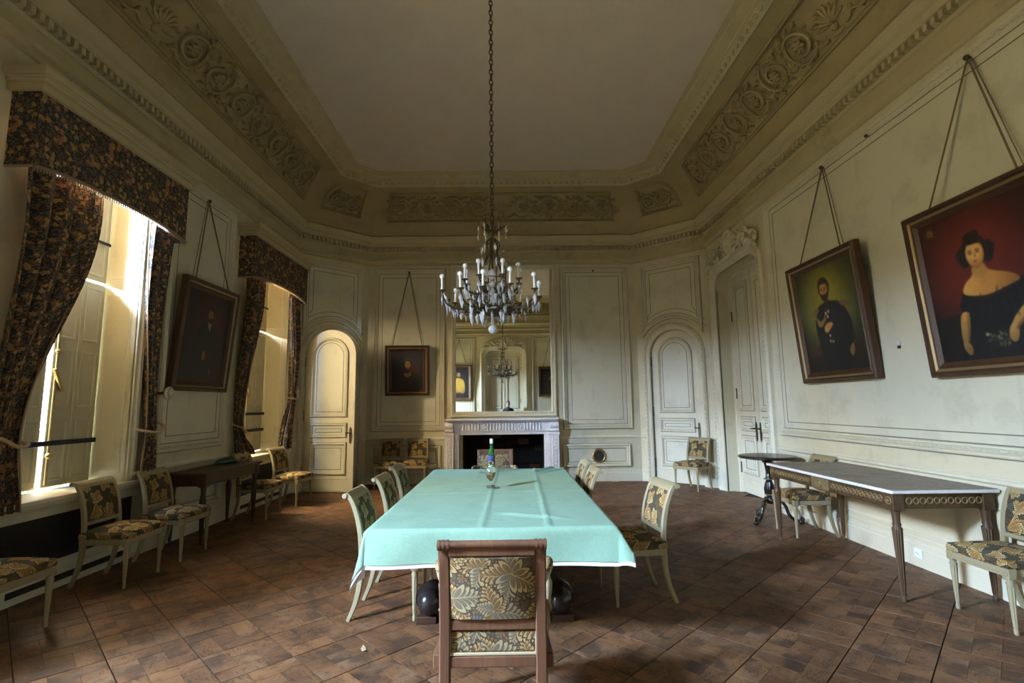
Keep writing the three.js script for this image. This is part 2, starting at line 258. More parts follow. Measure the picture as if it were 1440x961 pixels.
// floor: square parquet panels laid on the diagonal, each a pinwheel of five wooden blocks
const floor = struct('floor', 'old brown parquet floor of square panels laid diagonally');
put('subfloor', span(XL - 0.6, XR + 0.6, -0.12, -0.011, ZB - 0.6, ZR + 0.6), mat.floorBase, floor);
{
  const A = 0.387, t = A / 3, gap = 0.0026, variants = [];
  const block = (x0, x1, z0, z1, tone, v) => {
    const g = span(x0 + gap * 0.35, x1 - gap * 0.35, -0.011, rr(-0.0008, 0.0006), z0 + gap * 0.35, z1 - gap * 0.35), n = g.toNonIndexed(), p = n.attributes.position, uv = n.attributes.uv, c = new Float32Array(p.count * 3), along = (x1 - x0) >= (z1 - z0) !== (v % 3 === 2), ox = rnd(), oy = rnd();
    for (let i = 0; i < p.count; i++) { const a = along ? p.getX(i) : p.getZ(i), b = along ? p.getZ(i) : p.getX(i); uv.setXY(i, a / 1.3 + ox, b / 1.3 + oy); c[i * 3] = tone; c[i * 3 + 1] = tone * 0.985; c[i * 3 + 2] = tone * 0.96; }
    n.setAttribute('color', new THREE.BufferAttribute(c, 3)); return n;
  };
  for (let v = 0; v < 14; v++) {
    const h = A / 2 - gap, q = t / 2, T = () => rr(0.74, 1.08), flip = v % 2 ? -1 : 1;
    const parts = [block(-h, q, -h, -q, T(), v), block(q, h, -h, q, T(), v), block(-q, h, q, h, T(), v), block(-h, -q, -q, h, T(), v), block(-q, q, -q, q, T(), v)];
    const g = M(parts); if (flip < 0) { g.scale(-1, 1, 1); const p = g.attributes.position; for (let i = 0; i < p.count; i += 3) for (const k of ['position', 'normal', 'uv', 'color']) { const a = g.attributes[k], s = a.itemSize; for (let e = 0; e < s; e++) { const x = a.array[(i + 1) * s + e]; a.array[(i + 1) * s + e] = a.array[(i + 2) * s + e]; a.array[(i + 2) * s + e] = x; } } }
    variants.push(g);
  }
  const spots = [], d = A / Math.SQRT2, X0 = -1.54, Z0 = -4.02 + d;     // joints cross at (-1.54, -4.02)
  for (let i = -60; i < 60; i++) for (let j = -60; j < 60; j++) { const x = X0 + (i - j) * d, z = Z0 + (i + j) * d; if (x > XL - 0.12 && x < XR + 0.12 && z > ZB - 0.12 && z < ZR + 0.12) spots.push([x, z]); }
  const seen = (s) => { const dz = -s[1]; if (dz < 1.9 || Math.abs(s[0]) > dz * 1.06 + 0.3) return 1e6 + Math.hypot(...s); return Math.hypot(...s); };
  spots.sort((a, b) => seen(a) - seen(b));
  const rest = [];
  spots.forEach(([x, z], i) => {
    const g = variants[Math.floor(rnd() * 14)], k = Math.floor(rnd() * 4) * PI / 2 + PI / 4;
    if (i < 300) { const m = put('parquet_panel', g, mat.parquet, floor); m.position.set(x, 0, z); m.rotation.y = k; }
    else rest.push(at(g.clone(), x, 0, z, 0, k));
  });
  put('parquet_field', M(rest), mat.parquet, floor, null, 'stuff');
}

// walls
const H0 = -0.02;
const wallSlab = (g, u0, u1, holes, t) => put('plaster', triUV(slab(rect(u0, u1, H0, HC), t, holes).translate(0, 0, -t), 2.2), mat.plaster, g);
const PROF = [[0, 0], [0, 0.030], [0.012, 0.046], [0.030, 0.050], [0.040, 0.026], [0.046, 0.020], [0.062, 0.034], [0.070, 0.014], [0.086, 0.016], [0.092, 0]];
const LINE = [[0, 0], [0, 0.007], [0.010, 0.009], [0.016, 0.004], [0.022, 0.007], [0.026, 0]];
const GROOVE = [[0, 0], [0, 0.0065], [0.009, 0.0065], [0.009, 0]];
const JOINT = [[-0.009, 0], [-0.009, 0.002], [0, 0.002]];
const CASING = [[0, 0], [0, 0.05], [0.03, 0.075], [0.07, 0.07], [0.085, 0.05], [0.13, 0.045], [0.15, 0.03], [0.18, 0.03], [0.19, 0]];
function along(path, step, closed = true) { const out = [], n = path.length; for (let i = 0; i < (closed ? n : n - 1); i++) { const a = path[i], b = path[(i + 1) % n], l = Math.hypot(b[0] - a[0], b[1] - a[1]), k = Math.max(1, Math.round(l / step)); for (let j = 0; j < k; j++) { const t = (j + 0.5) / k; out.push([lerp(a[0], b[0], t), lerp(a[1], b[1], t), Math.atan2(b[1] - a[1], b[0] - a[0])]); } } return out; }
const inset = (path, d) => { let a = 0; const n = path.length; for (let i = 0; i < n; i++) { const p = path[i], q = path[(i + 1) % n]; a += p[0] * q[1] - q[0] * p[1]; } const s = a > 0 ? 1 : -1, nor = (p, q) => { const l = Math.hypot(q[0] - p[0], q[1] - p[1]) || 1; return [-(q[1] - p[1]) / l * s, (q[0] - p[0]) / l * s]; }; return path.map((p, i) => { const A = nor(path[(i + n - 1) % n], p), B = nor(p, path[(i + 1) % n]), k = 1 + A[0] * B[0] + A[1] * B[1]; return [p[0] + (A[0] + B[0]) / k * d, p[1] + (A[1] + B[1]) / k * d]; }); };
function beads(path, step, r, h, closed = true) { return along(path, step, closed).map(([x, y, a]) => at(new THREE.OctahedronGeometry(r, 0).scale(1.15, 0.9, 1), x, y, h, 0, 0, a)); }
function panel(g, path, { bead = true, line = true, prof = PROF, name = 'wall_panel' } = {}) {
  const m = put(name, triUV(ring(path, prof), 2.2), mat.moulding, g);
  put('panel_field', triUV(slab(inset(path, 0.09), 0.004), 2.2), mat.field, m);
  put('joint', ring(path, JOINT, true, 0), mat.grimeShade, m, 'grime and painted shade along the moulding joint'); put('joint', ring(inset(path, 0.1), JOINT, true, 0).translate(0, 0, 0.004), mat.grimeShade, m);
  if (line) put('inner_line', triUV(ring(inset(path, 0.17), GROOVE), 2.2), mat.grimeShade, m, 'thin dark line painted as shade and dirt in a recess');
  if (bead) put('bead_string', M(beads(inset(path, 0.051), 0.045, 0.014, 0.030)), mat.moulding, m, null, 'stuff');
  return m;
}
function rail(g, u0, u1, y, prof, name) { return put(name, triUV(slab(prof.map(([n, v]) => [n, v]), u1 - u0).rotateY(-PI / 2).translate(u1, y, 0), 2.2).rotateY(0), mat.moulding, g); }
// rail(): slab drawn in (n, v), depth along u. rotateY(-90) sends x->z, z->-x
const CHAIR = [[0, -0.05], [0.012, -0.05], [0.016, -0.02], [0.034, -0.004], [0.034, 0.016], [0.02, 0.026], [0.01, 0.04], [0, 0.04]];
const BASE = [[0, 0], [0.024, 0], [0.024, 0.15], [0.014, 0.165], [0.016, 0.18], [0.008, 0.19], [0.008, 0.215], [0, 0.22]];
const wall = {};
for (const [k, name, label] of [['left', 'wall_left', 'cream panelled wall with tall shuttered windows'], ['back', 'wall_back', 'cream panelled wall behind the fireplace'], ['right', 'wall_right', 'cream panelled wall hung with two large portraits'], ['rear', 'wall_rear', 'cream panelled wall facing the fireplace, seen in the mirror'], ['leftCorner', 'wall_left_corner', 'angled corner wall with the open arched door'], ['rightCorner', 'wall_right_corner', 'angled corner wall with the closed arched door'], ['rearRight', 'wall_rear_right_corner', 'angled corner wall beside the rear wall'], ['rearLeft', 'wall_rear_left_corner', 'plain angled corner wall beside the rear wall']]) wall[k] = struct(name, label, FR[k].o, FR[k].turn);

const WIN = [{ c: 4.57, w: 1.12, p0: 3.62, p1: 5.42 }, { c: 7.97, w: 1.26, p0: 6.93, p1: 8.80 }, { c: 1.08, w: 1.2, p0: 0.38, p1: 1.85 }];
const winHole = (w) => rect(w.c - w.w / 2, w.c + w.w / 2, 0.74, 3.95);
wallSlab(wall.left, 0.05, 9.15, WIN.map(winHole), 0.42);
const FIRE = rect(-0.86, 0.70, -0.02, 0.93);
put('plaster', triUV(slab([[-3.0, H0], [-0.86, H0], [-0.86, 0.93], [0.70, 0.93], [0.70, H0], [2.8, H0], [2.8, HC], [-3.0, HC]], 0.3).translate(0, 0, -0.3), 2.2), mat.plaster, wall.back);
const DOORZ = -7.84, dHead = (c, w, h, r) => roundedHead(c - w / 2, c + w / 2, H0, h, r);
const notch = (u0, u1, path) => [[u0, H0], ...path, [u1, H0], [u1, HC], [u0, HC]];
put('plaster', triUV(slab(notch(-9.15, -0.05, dHead(DOORZ, 1.5, 3.64, 0.28)), 0.34).translate(0, 0, -0.34), 2.2), mat.plaster, wall.right);
put('plaster', triUV(slab(notch(-2.85, 3.0, dHead(0.14, 1.5, 3.64, 0.28)), 0.34).translate(0, 0, -0.34), 2.2), mat.plaster, wall.rear);
const LC = FR.leftCorner.len, RC = FR.rightCorner.len, AW = 0.93, AS = 2.36;
for (const [k, len] of [['leftCorner', LC], ['rightCorner', RC]]) put('plaster', triUV(slab(notch(-0.25, len + 0.25, archPath(len / 2 - AW / 2, len / 2 + AW / 2, H0, AS)), 0.3).translate(0, 0, -0.3), 2.2), mat.plaster, wall[k]);
for (const k of ['rearRight', 'rearLeft']) wallSlab(wall[k], -0.25, FR[k].len + 0.25, [], 0.3);
put('plaster', triUV(slab(rect(-4.6, 4.4, 0, 11.2), 0.2).rotateX(-PI / 2).translate(0, HC, ZR + 0.4), 2.2), mat.ceiling, struct('ceiling', 'flat grey plaster ceiling'));

// wall dressing
panel(wall.back, rect(1.07, 2.40, 0.98, 4.15)); panel(wall.back, rect(-2.61, -1.21, 0.98, 4.15));
panel(wall.back, rect(1.05, 2.34, 0.27, 0.70), { line: false, bead: false }); panel(wall.back, rect(-2.55, -1.28, 0.27, 0.70), { line: false, bead: false });
for (const [a, b] of [[-2.72, -1.17], [0.94, 2.55]]) { rail(wall.back, a, b, 0.82, CHAIR, 'chair_rail'); rail(wall.back, a, b, 0, BASE, 'baseboard'); }
{ const v = thing('heating_vent', 'round brass heating vent with dark centre set in the low wall panel', 'vent', [1.73, 0.47, ZB + 0.012]);
  put('ring', new THREE.TorusGeometry(0.115, 0.022, 10, 40), mat.brass, v); put('grille', at(cyl(0.1, 0.1, 0.01, 32), 0, 0, 0.004, PI / 2), mat.grille, v); }
panel(wall.right, rect(-6.78, -0.75, 1.02, 4.15)); put('lower_moulding', triUV(ring(rect(-6.7, -0.75, 0.30, 0.66), LINE), 2.2), mat.moulding, wall.right);
rail(wall.right, -6.86, -0.3, 0.84, CHAIR, 'chair_rail'); rail(wall.right, -6.86, -0.3, 0, BASE, 'baseboard'); put('line_moulding', triUV(span(-6.86, -0.3, 0.245, 0.262, -0.01, 0.012, 0.004), 2.2), mat.moulding, wall.right);
for (const [a, b] of [[1.98, 3.42], [5.5, 6.8]]) { panel(wall.left, rect(a, b, 0.98, 4.10)); panel(wall.left, rect(a, b, 0.27, 0.68), { line: false, bead: false }); rail(wall.left, a - 0.15, b + 0.13, 0.82, CHAIR, 'chair_rail'); }
rail(wall.left, 0.3, 8.9, 0, BASE, 'baseboard');
panel(wall.rear, rect(-2.45, -1.0, 0.98, 4.15)); panel(wall.rear, rect(1.3, 2.62, 0.98, 4.15));
for (const [a, b] of [[-2.55, -0.82], [1.1, 2.72]]) { rail(wall.rear, a, b, 0.82, CHAIR, 'chair_rail'); rail(wall.rear, a, b, 0, BASE, 'baseboard'); }
for (const k of ['rearRight', 'rearLeft']) { panel(wall[k], rect(0.2, FR[k].len - 0.2, 0.98, 4.15)); rail(wall[k], 0, FR[k].len, 0, BASE, 'baseboard'); rail(wall[k], 0, FR[k].len, 0.82, CHAIR, 'chair_rail'); }
// panels above the arched corner doors
for (const [k, len] of [['leftCorner', LC], ['rightCorner', RC]]) {
  const c = len / 2, x0 = 0.14, x1 = len - 0.14, r = 0.62, p = [[x0, 2.72]]; for (let i = 0; i <= 12; i++) { const a = PI - 0.62 - i / 12 * (PI - 1.24); p.push([c + 0.76 * Math.cos(a) * (x1 - x0) / (2 * 0.76 * Math.cos(0.62)) , 2.72 + 0.75 * (Math.sin(a) - Math.sin(0.62))]); }
  panel(wall[k], [...p, [x1, 2.72], [x1, 4.12], [x0, 4.12]].filter((q, i, l) => i === 0 || Math.hypot(q[0] - l[i - 1][0], q[1] - l[i - 1][1]) > 0.01), { bead: true });
  const casing = put('door_casing', triUV(ring(archPath(c - AW / 2 - 0.13, c + AW / 2 + 0.13, 0, AS, 20), [[0, 0], [0, 0.03], [0.02, 0.05], [0.055, 0.055], [0.075, 0.035], [0.11, 0.03], [0.13, 0.012], [0.13, -0.1]], false), 2.2), mat.moulding, wall[k]);
  put('leaf_carving', M(along(archPath(c - AW / 2 - 0.092, c + AW / 2 + 0.092, 0, AS, 20), 0.075, false).map(([x, y, a]) => at(ball(0.026, 6, 4).scale(1.3, 0.6, 0.5), x, y, 0.055, 0, 0, a + 0.5))), mat.moulding, casing, null, 'stuff');
  for (const [a, b] of [[0, c - AW / 2 - 0.13], [c + AW / 2 + 0.13, len]]) { rail(wall[k], a, b, 0, BASE, 'baseboard'); rail(wall[k], a, b, 0.82, CHAIR, 'chair_rail'); }
}
// cornice, cove, ceiling moulding: swept round the eight-sided room
const loop = P.map(([x, z]) => [x, -z]);
const around = (prof, crease = 0.6) => ring(loop, prof, true, crease).rotateX(-PI / 2);
const tc = struct('trim_1', 'ochre painted cornice with a dentil course below the cove');
put('architrave', triUV(around([[0, 4.22], [0.02, 4.23], [0.02, 4.27], [0.05, 4.30], [0.055, 4.34], [0.012, 4.35], [0.012, 4.47], [0.03, 4.475], [0.05, 4.50], [0.06, 4.50]]), 2.2), mat.cornice, tc);
put('cornice_moulding', triUV(around([[0.05, 4.495], [0.055, 4.575], [0.11, 4.58], [0.13, 4.60], [0.135, 4.64], [0.17, 4.66], [0.20, 4.70], [0.215, 4.745], [0.205, 4.765], [0.16, 4.77]]), 2.2), mat.cornice, tc);
{ const d = []; for (let i = 0; i < 8; i++) { const a = P[i], b = P[(i + 1) % 8], l = Math.hypot(b[0] - a[0], b[1] - a[1]), turn = Math.atan2(-(b[1] - a[1]), b[0] - a[0]), n = Math.floor((l - 0.1) / 0.078), g0 = box(0.04, 0.065, 0.06, 0, 4.535, 0.083); for (let k = 0; k < n; k++) { const t = (0.05 + (k + 0.5) * (l - 0.1) / n) / l; d.push(at(g0.clone(), lerp(a[0], b[0], t), 0, lerp(a[1], b[1], t), 0, turn)); } }
  put('dentil_course', triUV(M(d), 2.2), mat.cornice, tc, null, 'stuff'); }
const tv = struct('trim_2', 'curved ochre cove with scrolling plaster relief under the ceiling');
const CR = 0.70, CN = 0.90, CY = 4.78;
{ const pr = []; for (let i = 0; i <= 18; i++) { const t = i / 18 * PI / 2; pr.push([CN - CR * Math.cos(t), CY + CR * Math.sin(t)]); } put('cove', triUV(around([[0.16, 4.765], ...pr], 0.9), 2.2), mat.ochre, tv); }
const tm = struct('trim_3', 'leaf carved moulding edging the flat ceiling');
put('ceiling_moulding', triUV(around([[0.88, 5.475], [0.90, 5.462], [0.915, 5.475], [0.935, 5.485], [0.985, 5.535], [0.99, 5.55], [1.0, 5.552], [1.01, 5.57], [1.12, 5.60], [1.13, 5.612], [1.19, 5.615], [1.195, 5.635]]), 2.2), mat.cornice, tm);
{ const d = [], q = P.map((p, i) => { const a = P[(i + 7) % 8], b = P[(i + 1) % 8], n = (s, e) => { const x = e[0] - s[0], z = e[1] - s[1], l = Math.hypot(x, z); return [-z / l, x / l]; }, A = n(a, p), B = n(p, b), k = 1 + A[0] * B[0] + A[1] * B[1]; return [p[0] + (A[0] + B[0]) / k * 0.955, p[1] + (A[1] + B[1]) / k * 0.955]; });
  for (let i = 0; i < 8; i++) { const a = q[i], b = q[(i + 1) % 8], l = Math.hypot(b[0] - a[0], b[1] - a[1]), turn = Math.atan2(-(b[1] - a[1]), b[0] - a[0]), n = Math.max(2, Math.round(l / 0.11)); for (let k = 0; k < n; k++) { const t = (k + 0.5) / n, x = lerp(a[0], b[0], t), z = lerp(a[1], b[1], t); for (const s of [-1, 1]) d.push(at(ball(0.034, 6, 4).scale(1.2, 0.5, 0.62), x, 5.506 + s * 0.014, z, 0.8, turn + s * 0.5)); } }
  put('leaf_carving', triUV(M(d), 2.2), mat.cornice, tm, null, 'stuff'); }

// relief of the cove: flat (x along the wall, a up the curve, h proud) bent onto the cove
const T0 = 20 * PI / 180;
function bend(g) { const p = g.attributes.position; for (let i = 0; i < p.count; i++) { const t = T0 + p.getY(i) / CR, r = CR - 1.35 * p.getZ(i); p.setXYZ(i, p.getX(i), CY + r * Math.sin(t), CN - r * Math.cos(t)); } p.needsUpdate = true; g.computeVertexNormals(); return g; }
function petal(x, y, z, len, wid, hgt, a) { return at(ball(1, 7, 5).scale(len, wid, hgt), x, y, z, 0, 0, a); }
function scrollGeo(R = 0.2, dir = 1, flip = 1) {
  const pts = []; for (let i = 0; i <= 26; i++) { const t = i / 26, a = -PI * 0.75 + t * 3.4 * PI, r = R * Math.pow(1 - t, 0.8) + 0.045; pts.push([Math.cos(a) * r, Math.sin(a) * r * flip, 0.022]); }
  const start = pts[0]; pts.unshift([start[0] - 0.13, start[1] - 0.05 * flip, 0.010], [start[0] - 0.06, start[1] - 0.045 * flip, 0.018]);
  const out = [new THREE.TubeGeometry(new THREE.CatmullRomCurve3(pts.map((p) => V(...p))), 64, 0.016, 5).scale(1, 1, 1.2)];
  for (let i = 0; i < 6; i++) { const a = i / 6 * 2 * PI + 0.3; out.push(petal(Math.cos(a) * 0.045, Math.sin(a) * 0.045, 0.03, 0.036, 0.02, 0.026, a)); }
  out.push(at(ball(0.022, 6, 4), 0, 0, 0.045));
  for (let i = 0; i < 13; i++) { const a = -2.4 + i * 0.46, r = R * 1.1 + 0.02, s = 1 - 0.025 * i; out.push(petal(Math.cos(a) * r, Math.sin(a) * r * flip, 0.018, 0.052 * s, 0.015 * s, 0.026, (a + 0.95) * flip)); if (i % 2 === 0) out.push(petal(Math.cos(a) * (r + 0.05), Math.sin(a) * (r + 0.03) * flip, 0.014, 0.036, 0.012, 0.024, (a + 0.4) * flip)); if (i % 2) out.push(petal(Math.cos(a) * R * 0.72, Math.sin(a) * R * 0.72 * flip, 0.014, 0.03, 0.011, 0.022, (a + 2.2) * flip)); }
  const g = M(out); if (dir < 0) { g.scale(-1, 1, 1); const p = g.attributes.position, n = g.attributes.normal; for (let i = 0; i < p.count; i += 3) for (const t of [p, n]) { const A = t.array, k = (i + 1) * 3; for (let e = 0; e < 3; e++) { const x = A[k + e]; A[k + e] = A[k + 3 + e]; A[k + 3 + e] = x; } } }
  return g;
}
const SC = {}; for (const d of [1, -1]) for (const f of [1, -1]) SC[d + ',' + f] = bend(scrollGeo(0.185, d, f).translate(0, 0.315, 0));
const palmette = bend(M([...Array(9)].map((_, i) => { const a = PI / 2 + (i - 4) * 0.34; return at(ball(0.1, 7, 4).scale(1, 0.2, 0.18), Math.cos(a) * 0.11, 0.2 + Math.sin(a) * 0.13, 0.012, 0, 0, a); }).concat([at(ball(0.05, 8, 5).scale(1, 1, 0.6), 0, 0.17, 0.015), at(ball(0.04, 8, 5).scale(2.2, 0.6, 0.5), 0, 0.09, 0.012)])));
const leafSpray = bend(M([...Array(7)].map((_, i) => { const a = (i - 3) * 0.32; return at(ball(0.085, 6, 4).scale(1, 0.17, 0.16), Math.sin(a) * 0.09, 0.13 + Math.cos(a) * 0.1, 0.01, 0, 0, PI / 2 - a); })));
const smallScroll = bend(scrollGeo(0.12, 1, 1).translate(0, 0.28, 0)), smallScroll2 = bend(scrollGeo(0.12, -1, 1).translate(0, 0.28, 0));
const BORDER = [[0, 0], [0, 0.028], [0.014, 0.036], [0.026, 0.012], [0.034, 0.010], [0.044, 0.026], [0.054, 0.006], [0.056, 0]];
function frieze(key, path, scrolls, centre) {
  const f = FR[key], g = new THREE.Group(); g.name = 'relief_panel'; g.position.set(...f.o); g.rotation.y = f.turn; tv.add(g);
  const fine = []; path.forEach((a, i) => { const b = path[(i + 1) % path.length], n = Math.max(1, Math.ceil(Math.abs(b[1] - a[1]) / 0.05)); for (let k = 0; k < n; k++) fine.push([lerp(a[0], b[0], k / n), lerp(a[1], b[1], k / n)]); });
  put('panel_border', triUV(bend(ring(fine, BORDER, true, 0)), 2.2), mat.relief, g);
  scrolls.forEach(([u, d, fl]) => { const m = put('scroll', SC[d + ',' + fl], mat.relief, g); m.position.x = u; const s = put('leaf_spray', leafSpray, mat.relief, g); s.position.x = u + 0.27 * d; });
  if (centre !== undefined) { const m = put('palmette', palmette, mat.relief, g); m.position.x = centre; }
}
const AH = 0.635, arcEnd = (x, s, n = 8) => [...Array(n + 1)].map((_, i) => { const a = i / n; return [x + s * 0.42 * (1 - Math.cos(a * PI / 2)) * 0.95, a * AH]; });
{ const run = (c, n, step) => [...Array(n)].flatMap((_, i) => [-1, 1].map((s) => [c + s * (0.42 + i * step), s, i % 2 ? -1 : 1]));
  frieze('back', [[-2.32, 0], [2.13, 0], [1.98, AH], [-2.16, AH]], run(-0.09, 4, 0.5), -0.09);
  const lu0 = 0.75, lu1 = 8.44, e = (x, s) => arcEnd(x, s);
  frieze('left', [[lu0, 0], [lu1, 0], ...arcEnd(lu1, -1).slice(1), ...arcEnd(lu0, 1).reverse().slice(0, -1)], run(4.6, 7, 0.5), 4.6);
  frieze('right', [[-lu1, 0], [-lu0, 0], ...arcEnd(-lu0, -1).slice(1), ...arcEnd(-lu1, 1).reverse().slice(0, -1)], run(-4.6, 7, 0.5), -4.6);
  frieze('rear', [[-2.13, 0], [2.32, 0], [2.16, AH], [-1.98, AH]], run(0.09, 4, 0.5), 0.09);
  for (const [k, len, s] of [['leftCorner', LC, -1], ['rightCorner', RC, 1], ['rearRight', RC, -1], ['rearLeft', LC, 1]]) {
    const f = FR[k], g = new THREE.Group(); g.name = 'relief_panel'; g.position.set(...f.o); g.rotation.y = f.turn; tv.add(g); const c = len / 2, p = [];
    const h = 0.40, inner = c - s * 0.36, outer = c + s * 0.42; p.push([inner, 0.02], [outer, 0.02]);
    for (let i = 1; i <= 8; i++) { const a = i / 8 * PI / 2; p.push([c + s * 0.12 + s * 0.30 * Math.cos(a), 0.02 + (AH - 0.02) * Math.sin(a)]); }
    p.push([c - s * 0.28, AH]); const fine = []; p.forEach((a, i) => { const b = p[(i + 1) % p.length], n = Math.max(1, Math.ceil(Math.abs(b[1] - a[1]) / 0.05)); for (let q = 0; q < n; q++) fine.push([lerp(a[0], b[0], q / n), lerp(a[1], b[1], q / n)]); });
    put('panel_border', triUV(bend(ring(fine, BORDER, true, 0)), 2.2), mat.relief, g);
    put('scroll', smallScroll2, mat.relief, g).position.x = c - 0.14; put('scroll', smallScroll, mat.relief, g).position.x = c + 0.13; put('leaf_spray', leafSpray, mat.relief, g).position.x = c;
  }
}

// ---- doors
const DP = [[0, 0], [0, 0.020], [0.012, 0.030], [0.024, 0.030], [0.032, 0.014], [0.040, 0.022], [0.05, 0.004], [0.052, 0]];
function doorPanel(g, path, corner = true, m = mat.moulding) { const o = put('door_panel', triUV(ring(path, DP, true), 2.2), m, g); put('panel_field', triUV(slab(inset(path, 0.05), 0.003), 2.2), mat.doorField, o); put('joint', ring(path, JOINT, true, 0), mat.grimeShade, o); put('inner_line', triUV(ring(inset(path, 0.085), GROOVE), 2.2), mat.grimeShade, o); return o; }
function leverHandle(g, x, y, z, s = 1) { const h = put('handle', [at(slab([[-0.02, -0.13], [0, -0.17], [0.02, -0.13], [0.024, 0], [0.02, 0.1], [0, 0.13], [-0.02, 0.1], [-0.024, 0]], 0.008), x, y, z), at(cyl(0.012, 0.012, 0.05, 10), x, y + 0.03, z + 0.03, PI / 2), at(rbox(0.075, 0.02, 0.02, 0, 0, 0, 0.008), x - 0.033 * s, y + 0.03, z + 0.058)], mat.bronze, g, 'dark bronze lever handle'); return h; }
function hinges(g, x, ys, z) { ys.forEach((y) => put('hinge', [at(cyl(0.011, 0.011, 0.13, 8), x, y, z), at(ball(0.014, 8, 6), x, y + 0.075, z), at(ball(0.014, 8, 6), x, y - 0.075, z)], mat.iron, g)); }
function archedLeaf(g) {                                     // local x 0..AW, face at z=0.04
  const w = AW - 0.01; put('leaf', triUV(slab(archPath(0.005, w, 0.012, AS - 0.005, 20), 0.04), 2.2), mat.moulding, g);
  const z = (o) => { o.position.z = 0.04; return o; };
  z(doorPanel(g, archPath(0.13, w - 0.13, 1.28, AS - 0.02, 16))); z(doorPanel(g, rect(0.13, w - 0.13, 0.93, 1.17))); z(doorPanel(g, rect(0.13, w - 0.13, 0.30, 0.84)));
  put('plinth_line', triUV(span(0.1, w - 0.1, 0.225, 0.24, 0.036, 0.05, 0.004), 2.2), mat.moulding, g);
  for (const [x, y] of [[0.25, 1.4], [w - 0.25, 1.4], [0.25, 0.72], [w - 0.25, 0.72], [0.25, 0.42], [w - 0.25, 0.42]]) put('corner_rosette', at(cyl(0.018, 0.018, 0.008, 10), x, y, 0.044, PI / 2), mat.moulding, g);
}
{ const c = RC / 2, d = new THREE.Group(); d.name = 'door_2'; tag(d, 'closed white arched door in the angled corner beside the tall double door', null, null, 'structure'); d.position.set(...FR.rightCorner.o); d.rotation.y = FR.rightCorner.turn; scene.add(d); d.translateX(c - AW / 2); d.translateZ(-0.10); archedLeaf(d); leverHandle(d, AW - 0.07, 0.98, 0.04); hinges(d, 0.0, [0.35, 1.3, 2.25], 0.05);
  const e = new THREE.Group(); e.name = 'door_1'; tag(e, 'arched white door standing ajar beside the far curtained window', null, null, 'structure'); e.position.set(...FR.leftCorner.o); e.rotation.y = FR.leftCorner.turn; scene.add(e); e.translateX(LC / 2 - AW / 2); e.translateZ(0.02); e.rotation.y = FR.leftCorner.turn - 50 * PI / 180; archedLeaf(e); leverHandle(e, AW - 0.07, 0.98, 0.04); hinges(e, 0, [0.35, 1.3, 2.25], 0.03);
  const psg = struct('passage', 'dark passage behind the open arched door', FR.leftCorner.o, FR.leftCorner.turn), x0 = LC / 2 - 0.62, x1 = LC / 2 + 0.62;
  put('passage_wall', [span(x0 - 0.1, x0, H0, 3.1, -1.4, -0.3), span(x1, x1 + 0.1, H0, 3.1, -1.4, -0.3), span(x0 - 0.1, x1 + 0.1, H0, 3.1, -1.5, -1.4), span(x0 - 0.1, x1 + 0.1, 3.1, 3.2, -1.5, -0.3), span(x0 - 0.1, x1 + 0.1, -0.12, 0, -1.5, -0.0)], mat.plaster, psg);
  const ps2 = struct('wall_closet', 'wall closing the space behind the right arched door', FR.rightCorner.o, FR.rightCorner.turn); put('plaster', span(-0.1, RC + 0.1, H0, 3.2, -0.36, -0.3), mat.plaster, ps2); }
